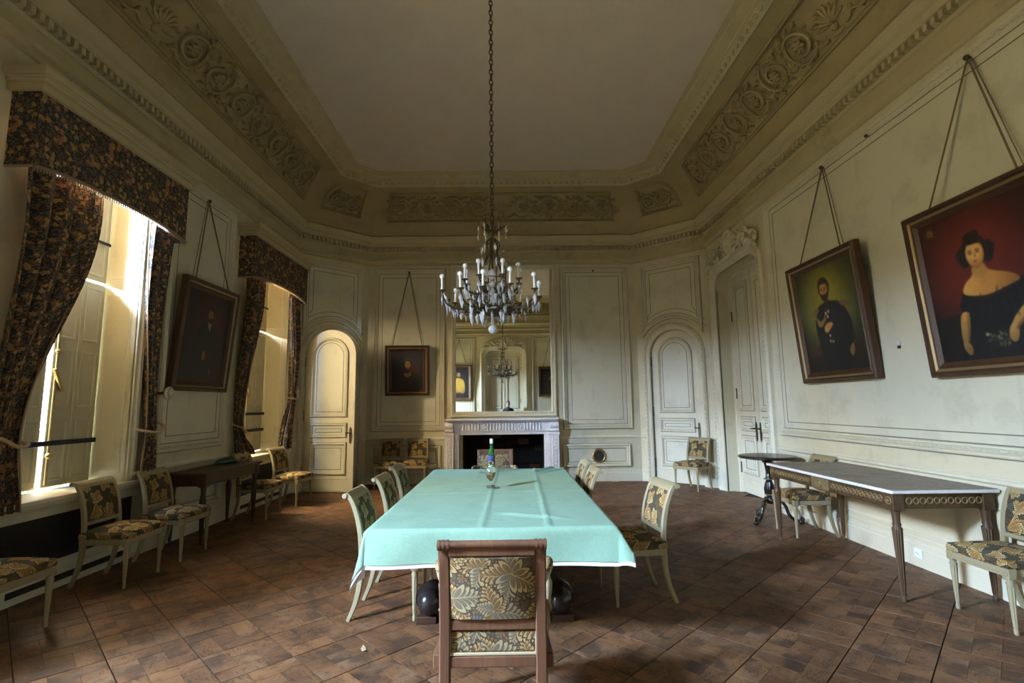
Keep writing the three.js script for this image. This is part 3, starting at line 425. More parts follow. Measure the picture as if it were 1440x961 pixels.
function doubleDoor(key, c, name, label, zDepth) {
  const f = FR[key], d = new THREE.Group(); d.name = name; tag(d, label, null, null, 'structure'); d.position.set(...f.o); d.rotation.y = f.turn; scene.add(d);
  const w = 1.5, h = 3.64, z = -zDepth, x0 = c - w / 2, x1 = c + w / 2;
  const cas = put('door_casing', triUV(ring(roundedHead(x0 - 0.2, x1 + 0.2, 0, h + 0.2, 0.42), [...CASING.slice(0, 8), [0.2, 0.02], [0.2, -0.02]], false), 2.2), mat.moulding, d);
  put('leaf_carving', M(along(roundedHead(x0 - 0.145, x1 + 0.145, 0, h + 0.145, 0.38), 0.07, false).map(([x, y, a]) => at(ball(0.03, 6, 4).scale(1.2, 0.6, 0.5), x, y, 0.072, 0, 0, a + 0.5))), mat.moulding, cas, null, 'stuff');
  put('back_board', span(x0 - 0.1, x1 + 0.1, H0, h + 0.1, -0.36, -0.33), mat.plaster, d);
  put('inner_frame', triUV(ring(roundedHead(x0 - 0.002, x1 + 0.002, 0, h + 0.002, 0.28), [[0, z + 0.07], [0.05, z + 0.07], [0.06, z + 0.05], [0.075, z + 0.05], [0.08, z]], false), 2.2), mat.moulding, d);
  for (const s of [-1, 1]) {
    const lf = put('door_leaf', triUV(slab(s < 0 ? [[x0 + 0.06, 0.012], [c - 0.006, 0.012], [c - 0.006, h - 0.06], [x0 + 0.30, h - 0.06], [x0 + 0.14, h - 0.12], [x0 + 0.06, h - 0.30]] : [[c + 0.006, 0.012], [x1 - 0.06, 0.012], [x1 - 0.06, h - 0.30], [x1 - 0.14, h - 0.12], [x1 - 0.30, h - 0.06], [c + 0.006, h - 0.06]], 0.045).translate(0, 0, z), 2.2), mat.moulding, d);
    const a = s < 0 ? x0 + 0.17 : c + 0.11, b = s < 0 ? c - 0.11 : x1 - 0.17;
    for (const [y0, y1] of [[0.32, 0.92], [1.0, 1.22], [1.32, h - 0.24]]) { const o = put('door_panel', triUV(ring(rect(a, b, y0, y1), DP), 2.2), mat.moulding, lf); put('panel_field', triUV(slab(inset(rect(a, b, y0, y1), 0.05), 0.003), 2.2), mat.doorField, o); put('joint', ring(rect(a, b, y0, y1), JOINT, true, 0), mat.grimeShade, o); o.position.z = z + 0.045; put('inner_line', triUV(ring(inset(rect(a, b, y0, y1), 0.075), GROOVE), 2.2), mat.grimeShade, o); }
    put('plinth_line', triUV(span(a - 0.03, b + 0.03, 0.225, 0.24, z + 0.04, z + 0.055, 0.004), 2.2), mat.moulding, lf);
    hinges(lf, s < 0 ? x0 + 0.065 : x1 - 0.065, [0.4, 1.6, 2.9], z + 0.05);
  }
  put('meeting_strip', triUV(span(c - 0.03, c + 0.03, 0.02, h - 0.07, z + 0.04, z + 0.06, 0.006), 2.2), mat.moulding, d);
  leverHandle(d, c - 0.06, 1.02, z + 0.06); leverHandle(d, c + 0.07, 1.02, z + 0.06, -1);
  // carved cresting over the head
  const orn = []; const add = (x, y, zz, r, sx, sy, sz, a) => orn.push(at(ball(r, 7, 5).scale(sx, sy, sz), x, y, zz, 0, 0, a));
  const mk = (x) => { const dd = Math.abs(x); return h + 0.2 - 0.42 * Math.pow(clamp((dd - 0.55) / 0.5, 0, 1), 2); };
  for (let i = 0; i < 66; i++) { const x = rr(-0.92, 0.92), y = mk(x) + rr(-0.05, 0.14 + 0.16 * Math.exp(-x * x * 6)); add(c + x, y, rr(0.05, 0.12), rr(0.035, 0.06), rr(1, 1.7), rr(0.4, 0.8), 0.7, rr(-1.5, 1.5)); }
  orn.push(at(ball(0.17, 14, 10).scale(0.85, 1.1, 0.45), c, h + 0.33, 0.06), at(new THREE.TorusGeometry(0.18, 0.025, 6, 24).scale(0.9, 1.15, 1), c, h + 0.33, 0.09));
  for (const s of [-1, 1]) for (let k = 0; k < 3; k++) orn.push(new THREE.TubeGeometry(new THREE.CatmullRomCurve3([...Array(14)].map((_, i) => { const t = i / 13, a = t * 2.3 * PI, r = 0.10 * (1 - t) + 0.012; return V(c + s * (0.3 + k * 0.26 + Math.cos(a) * r), mk(0.3 + k * 0.26) + 0.13 - k * 0.02 + Math.sin(a) * r, 0.09); })), 26, 0.018, 5));
  put('carved_cresting', M(orn), mat.moulding, d, 'carved cresting of leaves and flowers around a cartouche');
  return d;
}
doubleDoor('right', DOORZ, 'door_3', 'tall white double door in a deep recess under carved cresting', 0.27);
doubleDoor('rear', 0.14, 'door_4', 'white double door with carved cresting seen in the mirror', 0.27);

// ---- windows: sill, shutters, bars, panes
function shutterLeaf(g, u0, u1, y0, y1, n, rows, turned) {
  const w = u1 - u0, lf = put('shutter', triUV(slab(rect(0, w, y0, y1), 0.028), 2.2, u0), mat.shutter, g);
  const h = (y1 - y0) / rows; for (let k = 0; k < rows; k++) put('shutter_panel', triUV(ring(rect(0.035, w - 0.035, y0 + k * h + 0.05, y0 + (k + 1) * h - 0.05), [[0, 0], [0, 0.008], [0.01, 0.010], [0.02, 0.004], [0.026, 0]]).translate(0, 0, 0.028), 2.2), mat.shutter, lf);
  lf.position.set(u0, 0, n); if (turned) lf.rotation.y = turned; return lf;
}
WIN.forEach((w, i) => {
  const g = struct('window_' + (i + 1), ['tall window with cream folding shutters behind patterned curtains', 'far window with cream shutters and two iron bars', 'window beside the camera with one pair of shutters folded back'][i], FR.left.o, FR.left.turn), u0 = w.c - w.w / 2, u1 = w.c + w.w / 2, N = -0.40, q = w.w / 4, slit = 0.028;
  put('sill', triUV(span(u0 - 0.22, u1 + 0.22, 0.715, 0.755, -0.42, 0.075, 0.008), 2.2), mat.moulding, g);
  put('sill_moulding', triUV(slab([[0, 0.60], [0.02, 0.60], [0.03, 0.66], [0.055, 0.69], [0.06, 0.715], [0, 0.715]], u1 - u0 + 0.36).rotateY(-PI / 2).translate(u1 + 0.18, 0, 0), 2.2), mat.moulding, g);
  put('radiator_grille', M([span(u0 - 0.1, u1 + 0.1, 0.23, 0.60, 0, 0.012), ...[...Array(26)].map((_, k) => span(u0 - 0.1, u1 + 0.1, 0.238 + k * 0.014, 0.243 + k * 0.014, 0.01, 0.017))]), mat.grille, g, 'dark mesh radiator grille');
  put('slot_vent', span(u0 - 0.02, u1 + 0.02, 0.055, 0.105, 0.02, 0.0265), mat.grille, g);
  // closed leaves: two folds each side, lower and upper
  const open = i === 2;
  for (const [y0, y1, rows, up] of [[0.775, 2.70, 3, 0], [2.725, 3.94, 1, 1]]) {
    const far = 0 ? [] : [[w.c + slit, w.c + q, 0], [w.c + q + 0.004, u1 - 0.012, 0]], near = open || (up && i !== 1) ? [] : i === 1 ? [[w.c - q + 0.002, w.c - slit, 0]] : [[w.c - q + 0.002, w.c - slit, 0], [u0 + 0.008, w.c - q - 0.002, 0]];
    for (const [a, b] of [...far, ...near]) shutterLeaf(g, a, b, y0, y1, N + 0.03, rows);
    if (up || open || i === 1) shutterLeaf(g, u0 + 0.035, u0 + 0.035 + q - 0.02, y0, y1, N + 0.33, 1, PI / 2);
  }
  // casement frame and glass behind
  put('casement', triUV(M([...[u0, w.c - 0.045, w.c, u1 - 0.05].map((a, k) => span(a, a + (k === 1 || k === 2 ? 0.012 : 0.05), 0.76, 3.95, N - 0.06, N - 0.015)), span(u0, u1, 0.74, 0.80, N - 0.06, N - 0.015)]), 2.2), mat.shutter, g);
  for (const [a, b] of [[u0 + 0.04, w.c - 0.04], [w.c + 0.01, u1 - 0.04]]) put('glass_pane', box(b - a, 3.15, 0.004, (a + b) / 2, 2.37, N - 0.035), mat.pane, g);
  for (const y of i === 1 ? [1.10, 1.36] : [1.16]) put('iron_bar', rbox(w.w - 0.01, 0.045, 0.014, w.c, y, N + 0.085, 0.004), mat.iron, g, 'dark iron security bar');
  if (!open) put('iron_bar', rbox(w.w * 0.5, 0.03, 0.012, w.c + w.w * 0.22, 3.12, N + 0.09, 0.004), mat.iron, g, 'dark iron security bar');
  put('bolt', [at(cyl(0.012, 0.012, 1.5, 8), w.c + 0.05, 1.55, N + 0.08), at(rbox(0.03, 0.22, 0.03, 0, 0, 0, 0.006), w.c + 0.06, 1.72, N + 0.10, 0, 0, 0.4), at(ball(0.025, 8, 6), w.c + 0.045, 1.98, N + 0.09), at(ball(0.03, 8, 6), w.c + 0.05, 1.05, N + 0.09)], mat.brass, g, 'worn brass shutter bolt with handle');
  // panelled reveals on both sides of the opening
  for (const s of [1, -1]) { const jb = new THREE.Group(); jb.name = 'reveal'; jb.position.set(s > 0 ? u1 : u0, 0, 0); jb.rotation.y = s > 0 ? -PI / 2 : PI / 2; g.add(jb); // local x runs into or out of the wall
    for (const [y0, y1] of [[0.85, 2.62], [2.78, 3.86]]) put('reveal_panel', triUV(ring(s > 0 ? rect(-0.33, -0.06, y0, y1) : rect(0.06, 0.33, y0, y1), [[0, 0], [0, 0.004], [0.012, 0.008], [0.022, 0.003], [0.03, 0]]), 2.2), mat.moulding, jb); }
  put('window_casing', triUV(ring([[u0 - 0.09, 0.76], [u0 - 0.09, 4.04], [u1 + 0.09, 4.04], [u1 + 0.09, 0.76]], [[0, 0], [0, 0.03], [0.02, 0.045], [0.05, 0.04], [0.06, 0.025], [0.09, 0.02], [0.09, -0.01]], false), 2.2), mat.moulding, g);
});
const ground = struct('ground', 'dark lawn outside the windows'); put('lawn', span(-60, XL - 0.42, -0.9, -0.8, -60, 50), mat.grass, ground);
// hearth
const hearth = struct('fireplace_recess', 'soot black brick firebox'); put('firebox', [span(-0.96, -0.86, H0, 1.0, ZB - 0.75, ZB - 0.02), span(0.70, 0.80, H0, 1.0, ZB - 0.75, ZB - 0.02), span(-0.96, 0.80, H0, 1.0, ZB - 0.85, ZB - 0.75), span(-0.96, 0.80, 0.93, 1.03, ZB - 0.85, ZB - 0.3), span(-0.96, 0.80, -0.06, 0.004, ZB - 0.85, ZB - 0.0)], mat.soot, hearth);
for (let r = 0; r < 7; r++) for (let k = 0; k < 7; k++) { const x = -0.82 + k * 0.23 + (r % 2) * 0.11; if (x < 0.62) { const b = put('brick', rbox(0.215, 0.115, 0.03, 0, 0, 0, 0.008), (r * 3 + k * 5) % 7 === 0 ? mat.frameDark : mat.soot, hearth); b.position.set(x + 0.1, 0.07 + r * 0.128, ZB - 0.745); } }

// ================================================================ FIREPLACE AND MIRROR
{
  const c = -0.115, t = thing('marble_mantelpiece', 'white carved marble mantelpiece with fluted frieze around the black fireplace', 'mantelpiece', [c, 0, ZB]);
  put('shelf', triUV(M([rbox(2.12, 0.035, 0.33, 0, 1.19, 0.165, 0.006), rbox(2.06, 0.025, 0.29, 0, 1.162, 0.145, 0.008)]), 0.9), mat.whiteMarble, t);
  put('frieze', triUV(M([span(-0.98, 0.98, 0.965, 1.15, 0.02, 0.20)]), 0.9), mat.whiteMarble, t);
  const fl = []; for (let k = 0; k < 26; k++) { const x = -0.72 + k * 1.44 / 25; if (Math.abs(Math.abs(x) - 0.33) < 0.05) continue; fl.push(at(cyl(0.016, 0.02, 0.10, 7), x, 1.06, 0.203)); fl.push(at(ball(0.02, 7, 5), x, 1.005, 0.206)); }
  put('fluting', triUV(M(fl), 0.9), mat.whiteMarble, t);
  for (const s of [-0.33, 0.33]) put('rosette', triUV(M([at(new THREE.TorusGeometry(0.045, 0.012, 6, 16), s, 1.055, 0.21), ...[...Array(6)].map((_, i) => at(ball(0.018, 6, 4), s + 0.024 * Math.cos(i * PI / 3), 1.055 + 0.024 * Math.sin(i * PI / 3), 0.212))]), 0.9), mat.whiteMarble, t);
  for (const s of [-1, 1]) {
    put('pilaster', triUV(M([span(s * 0.985 - 0.085, s * 0.985 + 0.085, 0, 0.965, 0.02, 0.22), span(s * 0.985 - 0.1, s * 0.985 + 0.1, 0, 0.12, 0.02, 0.24, 0.006), span(s * 0.985 - 0.1, s * 0.985 + 0.1, 0.90, 0.945, 0.02, 0.245, 0.008)]), 0.9), mat.whiteMarble, t);
    put('scroll_bracket', triUV(M([at(cyl(0.06, 0.06, 0.15, 18), s * 0.985, 1.07, 0.235, 0, 0, PI / 2), at(cyl(0.035, 0.035, 0.155, 14), s * 0.985, 0.98, 0.235, 0, 0, PI / 2), span(s * 0.985 - 0.085, s * 0.985 + 0.085, 0.94, 1.15, 0.02, 0.22)]), 0.9), mat.whiteMarble, t);
    put('guilloche', triUV(M([...Array(11)].map((_, k) => at(new THREE.TorusGeometry(0.034, 0.009, 5, 12), s * 0.985, 0.17 + k * 0.068, 0.222))), 0.9), mat.whiteMarble, t);
    put('inner_jamb', triUV(span(s > 0 ? 0.80 : -0.90, s > 0 ? 0.90 : -0.80, 0, 0.935, 0.0, 0.17, 0.012), 0.9), mat.whiteMarble, t);
  }
  put('lintel', triUV(span(-0.90, 0.90, 0.90, 0.975, 0.0, 0.175, 0.012), 0.9), mat.whiteMarble, t);
  const m = thing('overmantel_mirror', 'tall mirror in a beaded cream frame over the mantelpiece', 'mirror', [-0.075, 0, ZB]);
  put('glass', span(-0.925, 0.925, 1.33, 4.12, 0.004, 0.012), mat.mirror, m);
  const path = rect(-1.02, 1.02, 1.235, 4.215), fr = put('frame', triUV(ring(path, [[0, 0], [0, 0.05], [0.015, 0.062], [0.04, 0.058], [0.055, 0.04], [0.075, 0.045], [0.09, 0.03], [0.10, 0.012]]), 2.2), mat.moulding, m);
  put('bead_string', M(beads(inset(path, 0.06), 0.05, 0.015, 0.045)), mat.moulding, fr, null, 'stuff');
}

// ================================================================ CURTAINS
// one drape: edge(v) and free(v) give the two sides (u along the wall) from top v=0 to bottom v=1
function drapeGeo(y0, y1, edge, free, folds, depth, n0, phase) {
  return triDrape(gridGeo(72, 60, (s, v) => {
    const y = lerp(y0, y1, v), a = edge(v), b = free(v), w = Math.abs(b - a), u = lerp(a, b, s), k = depth(v), f = Math.sin(s * folds * 2 * PI + phase + 0.5 * Math.sin(v * 3)) + 0.35 * Math.sin(s * folds * 4.3 * PI + phase * 2 + v * 2);
    return [u + 0.012 * Math.cos(s * folds * 2 * PI + phase) * clamp(w * 3, 0.3, 1), y, n0 + k * f + 0.03 * Math.sin(v * 5 + phase), s * Math.abs(free(0) - edge(0)) * 1.7 / 0.62, v * (y0 - y1) / 0.62];
  }));
}
function triDrape(g) { return clean(g); }
const PEL = 0.24;
function pelmet(w, i) {
  const t = thing('window_pelmet', ['dark floral pelmet under a moulded cornice box over the window nearest the left portrait', 'dark floral pelmet under a moulded cornice box beside the arched open door', 'dark floral pelmet over the window beyond the row of wall chairs'][i], 'pelmet', FR.left.o, FR.left.turn), a = w.p0, b = w.p1, n = 26, top = 3.86;
  const low = (s) => 3.33 - 0.07 * Math.pow(Math.abs(s * 2 - 1), 3) + 0.0, path = [[a, top], ...[...Array(n + 1)].map((_, k) => [lerp(a, b, k / n), low(k / n)]), [b, top]];
  put('valance', [triUV(slab(path, 0.018).translate(0, 0, PEL - 0.018), 0.75), triUV(span(a, a + 0.018, low(0), top, 0.02, PEL - 0.018), 0.75), triUV(span(b - 0.018, b, low(1), top, 0.02, PEL - 0.018), 0.75)], mat.curtain, t);
  put('fringe', M([tube([...Array(14)].map((_, k) => [lerp(a, b, k / 13), low(k / 13), PEL + 0.004]), 0.014, 60, 6), ...[...Array(70)].map((_, k) => at(cyl(0.004, 0.010, 0.03, 5), lerp(a, b, (k + 0.5) / 70), low((k + 0.5) / 70) - 0.022, PEL - 0.002)), rod([a, low(0), 0.03], [a, low(0), PEL], 0.012), rod([b, low(1), 0.03], [b, low(1), PEL], 0.012)]), mat.fringe, t);
  const prof = [[0, 0], [0.30, 0], [0.31, 0.03], [0.29, 0.06], [0.30, 0.075], [0.33, 0.10], [0.35, 0.15], [0.35, 0.17], [0, 0.17]];
  const cb = put('cornice_box', triUV(M([span(a - 0.03, b + 0.03, top - 0.005, top + 0.06, 0.002, 0.275, 0.006), span(a - 0.05, b + 0.05, top + 0.06, top + 0.10, 0.002, 0.30, 0.012), span(a - 0.08, b + 0.08, top + 0.10, top + 0.165, 0.002, 0.335, 0.01), span(a - 0.06, b + 0.06, top + 0.085, top + 0.105, 0.002, 0.315, 0.006)]), 2.2), mat.cornice, t, 'cream moulded cornice box');
  return t;
}
WIN.forEach(pelmet);
function curtain(i, name, label, y0, y1, edge, free, folds, depth, phase, tieY, tieU, n0) { n0 -= 0.025;
  const t = thing('curtain', label, 'curtain', FR.left.o, FR.left.turn, 'patterned window curtains');
  put('drape', drapeGeo(y0, y1, edge, free, folds, depth, n0, phase), mat.curtain, t);
  put('lining_edge', tube([...Array(12)].map((_, k) => { const v = k / 11; return [free(v), lerp(y0, y1, v), n0 + 0.012]; }), 0.008, 50, 5), mat.fringe, t);
  const [a, b] = tieU; put('tieback', tube([[a, tieY + 0.09, n0 - 0.08], [a + (b - a) * 0.15, tieY + 0.03, n0 + 0.075], [(a + b) / 2, tieY - 0.03, n0 + 0.10], [b, tieY - 0.02, n0 + 0.05], [b + (b - a) * 0.08, tieY, n0 - 0.05]], 0.013, 30, 6), mat.braid, t, 'twisted braid tieback');
  return t;
}
function holdback(u, y, label) { const t = thing('curtain_holdback', label, 'holdback', FR.left.o, FR.left.turn, 'round curtain holdbacks'); put('stem', at(cyl(0.014, 0.014, 0.12, 8), u, y, 0.06, PI / 2), mat.bronze, t); put('rosette', [at(lathe([[0, 0.03], [0.03, 0.028], [0.045, 0.012], [0.066, 0.016], [0.07, 0.004], [0.06, -0.012], [0, -0.012]], 22), u, y, 0.12, PI / 2), ...[...Array(8)].map((_, k) => at(ball(0.015, 6, 4), u + 0.035 * Math.cos(k * PI / 4), y + 0.035 * Math.sin(k * PI / 4), 0.145))], mat.moulding, t); return t; }
const pinch = (v, vt, lo, hi, low) => v < vt ? lerp(hi, lo, Math.pow(smooth(0, vt, v), 1.15)) : lerp(lo, low, smooth(vt, 1, v));
{
  const w1 = WIN[0], w2 = WIN[1];
  curtain(0, '', 'near floral curtain of the first window, swept aside by its tieback', 3.36, 0.70, () => w1.p0 + 0.04, (v) => pinch(v, 0.80, w1.p0 + 0.26, w1.p0 + 0.80, w1.p0 + 0.32), 4, (v) => lerp(0.05, 0.03, v), 0.4, 1.22, [w1.p0 + 0.02, w1.p0 + 0.29], 0.13);
  curtain(0, '', 'narrow floral curtain hanging straight between the first window and the left portrait', 3.36, 0.66, () => w1.p1 - 0.03, (v) => pinch(v, 0.79, w1.p1 - 0.20, w1.p1 - 0.36, w1.p1 - 0.24), 3, (v) => lerp(0.045, 0.025, v), 2.1, 1.25, [w1.p1 - 0.0, w1.p1 - 0.23], 0.12);
  curtain(1, '', 'floral curtain gathered over the end of the left side table', 3.36, 0.80, () => w2.p0 + 0.04, (v) => pinch(v, 0.86, w2.p0 + 0.16, w2.p0 + 0.52, w2.p0 + 0.50), 3, (v) => lerp(0.045, 0.03, v), 1.2, 1.15, [w2.p0 + 0.02, w2.p0 + 0.19], 0.13);
  curtain(1, '', 'sunlit floral curtain tied back next to the arched open door', 3.30, 0.78, () => w2.p1 - 0.05, (v) => pinch(v, 0.66, w2.p1 - 0.14, w2.p1 - 0.30, w2.p1 - 0.40), 3, (v) => lerp(0.045, 0.06, v), 0.2, 1.62, [w2.p1 + 0.0, w2.p1 - 0.17], 0.12);
  const w3 = WIN[2];
  curtain(2, '', 'floral curtain of the window beyond the nearest wall chair', 3.36, 0.70, () => w3.p1 - 0.03, (v) => pinch(v, 0.8, w3.p1 - 0.18, w3.p1 - 0.30, w3.p1 - 0.22), 3, (v) => lerp(0.05, 0.035, v), 1.4, 1.25, [w3.p1, w3.p1 - 0.21], 0.12);
  holdback(5.50, 1.62, 'round carved holdback below the corner of the left portrait'); holdback(w2.p1 + 0.04, 1.70, 'round holdback by the arched open door'); holdback(3.58, 1.62, 'round carved holdback beside the swept near curtain');
}

// ================================================================ CHAIRS
function fluteLeg(h) { return fluted([[0.010, 0], [0.013, 0.004], [0.013, 0.03], [0.010, 0.036], [0.012, 0.045, 1], [0.021, h - 0.05, 1], [0.019, h - 0.045], [0.024, h - 0.03], [0.018, h - 0.02], [0.023, h]], 8, 0.26, 4); }
const legGeo = fluteLeg(0.335);
function sideChair(label) {
  const t = thing('side_chair', label, 'chair');
  for (const s of [-1, 1]) { const l = put('leg', M([legGeo.clone(), rbox(0.05, 0.062, 0.05, 0, 0.363, 0, 0.004), at(new THREE.TorusGeometry(0.013, 0.004, 5, 12), 0, 0.363, 0.026)]), mat.cream, t); triUV(l.geometry, 2.2); l.position.set(s * 0.205, 0, 0.19); }
  for (const s of [-1, 1]) put('leg', triUV(sabre([[0, -0.265, 0.026], [0.10, -0.222, 0.03], [0.22, -0.192, 0.036], [0.345, -0.182, 0.042]], 0.032, s * 0.19), 2.2), mat.cream, t);
  put('seat_frame', triUV(M([rbox(0.40, 0.05, 0.03, 0, 0.366, 0.197, 0.006), rbox(0.36, 0.05, 0.03, 0, 0.366, -0.185, 0.006), at(rbox(0.03, 0.05, 0.39, 0, 0, 0, 0.006), -0.2, 0.366, 0.0, 0, 0.035), at(rbox(0.03, 0.05, 0.39, 0, 0, 0, 0.006), 0.2, 0.366, 0.0, 0, -0.035), rbox(0.38, 0.008, 0.006, 0, 0.36, 0.213, 0.002)]), 2.2), mat.cream, t);
  const cu = gridGeo(14, 14, (u, v) => { const x = (u - 0.5), z = (v - 0.5), e = 1 - Math.pow(Math.max(Math.abs(x), Math.abs(z)) * 2, 6); return [x * (0.445 - 0.02 * (0.5 - z)), 0.442 + 0.026 * e * (1 - x * x * 2 - z * z * 2) + 0.012 * e, z * 0.40 + 0.008]; });
  const skirt = ring(rect(-0.222, 0.222, -0.192, 0.208), [[0.004, 0.388], [-0.004, 0.396], [-0.005, 0.425], [0.004, 0.445]], true, 0.5); skirt.rotateX(-PI / 2); // (x, y, n) -> (x, n, -y)
  skirt.scale(1, 1, 1); const q = skirt.attributes.position; for (let i = 0; i < q.count; i++) q.setZ(i, -q.getZ(i) + 0.0); skirt.computeVertexNormals();
  put('seat_cushion', triUV(M([cu, skirt]), 0.62), mat.tapestry, t, 'tapestry seat cushion with tan leaves');
  const st = [[0.345, -0.182, 0.042], [0.46, -0.183, 0.036], [0.60, -0.198, 0.034], [0.72, -0.228, 0.032], [0.80, -0.262, 0.030], [0.832, -0.288, 0.03], [0.836, -0.306, 0.024]];
  for (const s of [-1, 1]) put('stile', triUV(sabre(st, 0.032, s * 0.19, 22), 2.2), mat.cream, t);
  put('lower_rail', triUV(rbox(0.36, 0.032, 0.026, 0, 0.505, -0.188, 0.006), 2.2), mat.cream, t);
  put('crest_rail', triUV(M([at(cyl(0.017, 0.017, 0.43, 14), 0, 0.832, -0.306, 0, 0, PI / 2), sabre([[0.785, -0.256, 0.026], [0.815, -0.272, 0.026], [0.838, -0.30, 0.02]], 0.38, 0, 6)]), 2.2), mat.cream, t);
  put('back_panel', triUV(sabre([[0.525, -0.190, 0.034], [0.60, -0.199, 0.04], [0.70, -0.222, 0.04], [0.79, -0.258, 0.03]], 0.352, 0, 12, 0.1), 0.62, 0.31, 0.18), mat.tapestry, t, 'tapestry backrest with tan acanthus leaves');
  return t;
}
const chairs = [
  // x, z, turn (0 = facing the camera), label, group
  [-0.84, -3.88, PI / 2, 'cream side chair half under the draped cloth corner, left long side of the table', 'chairs around the dining table'],
  [-0.84, -4.65, PI / 2, 'cream side chair in the middle of the three backs along the table', 'chairs around the dining table'],
  [-0.87, -5.40, PI / 2, 'cream side chair at the long table side nearest the pair of chairs by the fireplace', 'chairs around the dining table'],
  [0.94, -4.08, -PI / 2 + 0.12, 'cream side chair pulled out from the table with a brightly lit leafy backrest', 'chairs around the dining table'],
  [0.55, -5.0, -PI / 2, 'cream side chair tucked under the table, behind the pulled-out chair', 'chairs around the dining table'],
  [0.57, -5.70, -PI / 2, 'cream side chair tucked under the table end, below the round wall vent', 'chairs around the dining table'],
  [-3.32, -3.46, PI / 2, 'cream wall chair in front of the radiator grille beside the near curtain', 'chairs along the window wall'],
  [-3.34, -4.60, PI / 2, 'cream wall chair under the first window with its grille behind', 'chairs along the window wall'],
  [-3.34, -5.32, PI / 2, 'cream wall chair beside the dark left side table', 'chairs along the window wall'],
  [-3.36, -7.10, PI / 2, 'cream wall chair just past the far end of the left side table', 'chairs along the window wall'],
  [-3.28, -7.95, PI / 2 - 0.12, 'cream wall chair below the sunlit curtain next to the open arched door', 'chairs along the window wall'],
  [-2.19, -9.52, 0, 'shaded wall chair on the door side of the pair beneath the small bust portrait', 'pair of chairs by the fireplace'],
  [-1.70, -9.52, 0, 'shaded wall chair on the fireplace side of the pair beneath the small bust portrait', 'pair of chairs by the fireplace'],
  [3.13, -8.83, -PI / 4 - 0.1, 'cream chair standing in front of the closed arched door', 'chairs along the portrait wall'],
  [3.28, -5.84, -PI / 2, 'cream chair between the black pedestal table and the marble console', 'chairs along the portrait wall'],
  [3.33, -3.53, -PI / 2, 'cream chair beside the marble console under the lady portrait', 'chairs along the portrait wall'],
];
{ let proto; chairs.forEach(([x, z, a, label, group], i) => { if (!i) { proto = sideChair(label); proto.position.set(x, 0, z); proto.rotation.y = a; proto.userData.group = group; } else dup(proto, label, [x, 0, z], a, group); }); }
function armchair(label, pos, turn) {
  const t = thing('armchair', label, 'armchair', pos, turn), m = mat.wornwood, U = (g) => triUV(g, 0.7);
  // back at -z; 0.44 wide
  for (const s of [-1, 1]) put('leg', U(sabre([[0, -0.30, 0.034], [0.14, -0.262, 0.038], [0.28, -0.245, 0.042], [0.40, -0.24, 0.046]], 0.046, s * 0.2)), m, t);
  for (const s of [-1, 1]) { const l = put('leg', U(M([fluteLeg(0.36), rbox(0.056, 0.07, 0.056, 0, 0.385, 0, 0.004)])), mat.cream, t); l.position.set(s * 0.245, 0, 0.235); }
  for (const s of [-1, 1]) put('stile', U(sabre([[0.38, -0.24, 0.046], [0.55, -0.243, 0.042], [0.72, -0.262, 0.04], [0.86, -0.30, 0.038], [0.885, -0.315, 0.036]], 0.046, s * 0.2, 18)), m, t);
  put('crest_rail', U(M([rbox(0.36, 0.055, 0.034, 0, 0.86, -0.305, 0.008), at(cyl(0.016, 0.016, 0.45, 12), 0, 0.885, -0.325, 0, 0, PI / 2)])), m, t);
  for (const s of [-1, 1]) put('scroll_cap', U(M([0, 1, 2].map((k) => at(cyl(0.021, 0.021, 0.012, 14), s * (0.182 + k * 0.018), 0.882, -0.322, 0, 0, PI / 2)))), m, t);
  put('lower_rail', U(rbox(0.36, 0.045, 0.03, 0, 0.545, -0.243, 0.006)), m, t);
  put('seat_rail', U(M([rbox(0.36, 0.045, 0.036, 0, 0.40, -0.24, 0.006), at(rbox(0.036, 0.06, 0.48, 0, 0, 0, 0.006), -0.222, 0.395, 0, 0, 0.05), at(rbox(0.036, 0.06, 0.48, 0, 0, 0, 0.006), 0.222, 0.395, 0, 0, -0.05), rbox(0.46, 0.06, 0.036, 0, 0.395, 0.235, 0.006)])), m, t);
  put('back_panel', triUV(sabre([[0.575, -0.245, 0.05], [0.66, -0.254, 0.06], [0.76, -0.273, 0.058], [0.835, -0.296, 0.045]], 0.352, 0, 14, 0.1), 0.62, 0.05, 0.62), mat.faded, t, 'faded tapestry back with large pale acanthus leaf');
  const c = put('seat_cushion', triUV(M([rbox(0.45, 0.10, 0.44, 0, 0.47, 0.02, 0.03, 3), rbox(0.36, 0.085, 0.05, 0, 0.475, -0.225, 0.01)]), 0.62, 0.3), mat.faded, t, 'tapestry seat cushion'); put('braid', M([rbox(0.362, 0.012, 0.008, 0, 0.43, -0.252, 0.003), rbox(0.456, 0.012, 0.446, 0, 0.428, 0.02, 0.004), rbox(0.006, 0.08, 0.006, -0.178, 0.475, -0.252, 0.002), rbox(0.006, 0.08, 0.006, 0.178, 0.475, -0.252, 0.002)]), mat.braid, c, 'pale woven braid');
  for (const s of [-1, 1]) {
    const a = put('arm', U(tube([[s * 0.2, 0.70, -0.25], [s * 0.235, 0.695, -0.1], [s * 0.262, 0.68, 0.06], [s * 0.268, 0.672, 0.15], [s * 0.266, 0.655, 0.20]], 0.019, 24, 8)), mat.cream, t); put('arm_pad', triUV(at(ball(0.03, 12, 8).scale(1, 0.75, 3.6), s * 0.245, 0.712, -0.02, 0, s * 0.13), 0.5), mat.tapestry, a);
    put('arm_post', U(lathe([[0.016, 0.43], [0.024, 0.44], [0.014, 0.47], [0.022, 0.53], [0.024, 0.56], [0.012, 0.60], [0.018, 0.63], [0.014, 0.67]], 14, s * 0.262, 0, 0.19)), mat.cream, t);
  }
  return t;
}
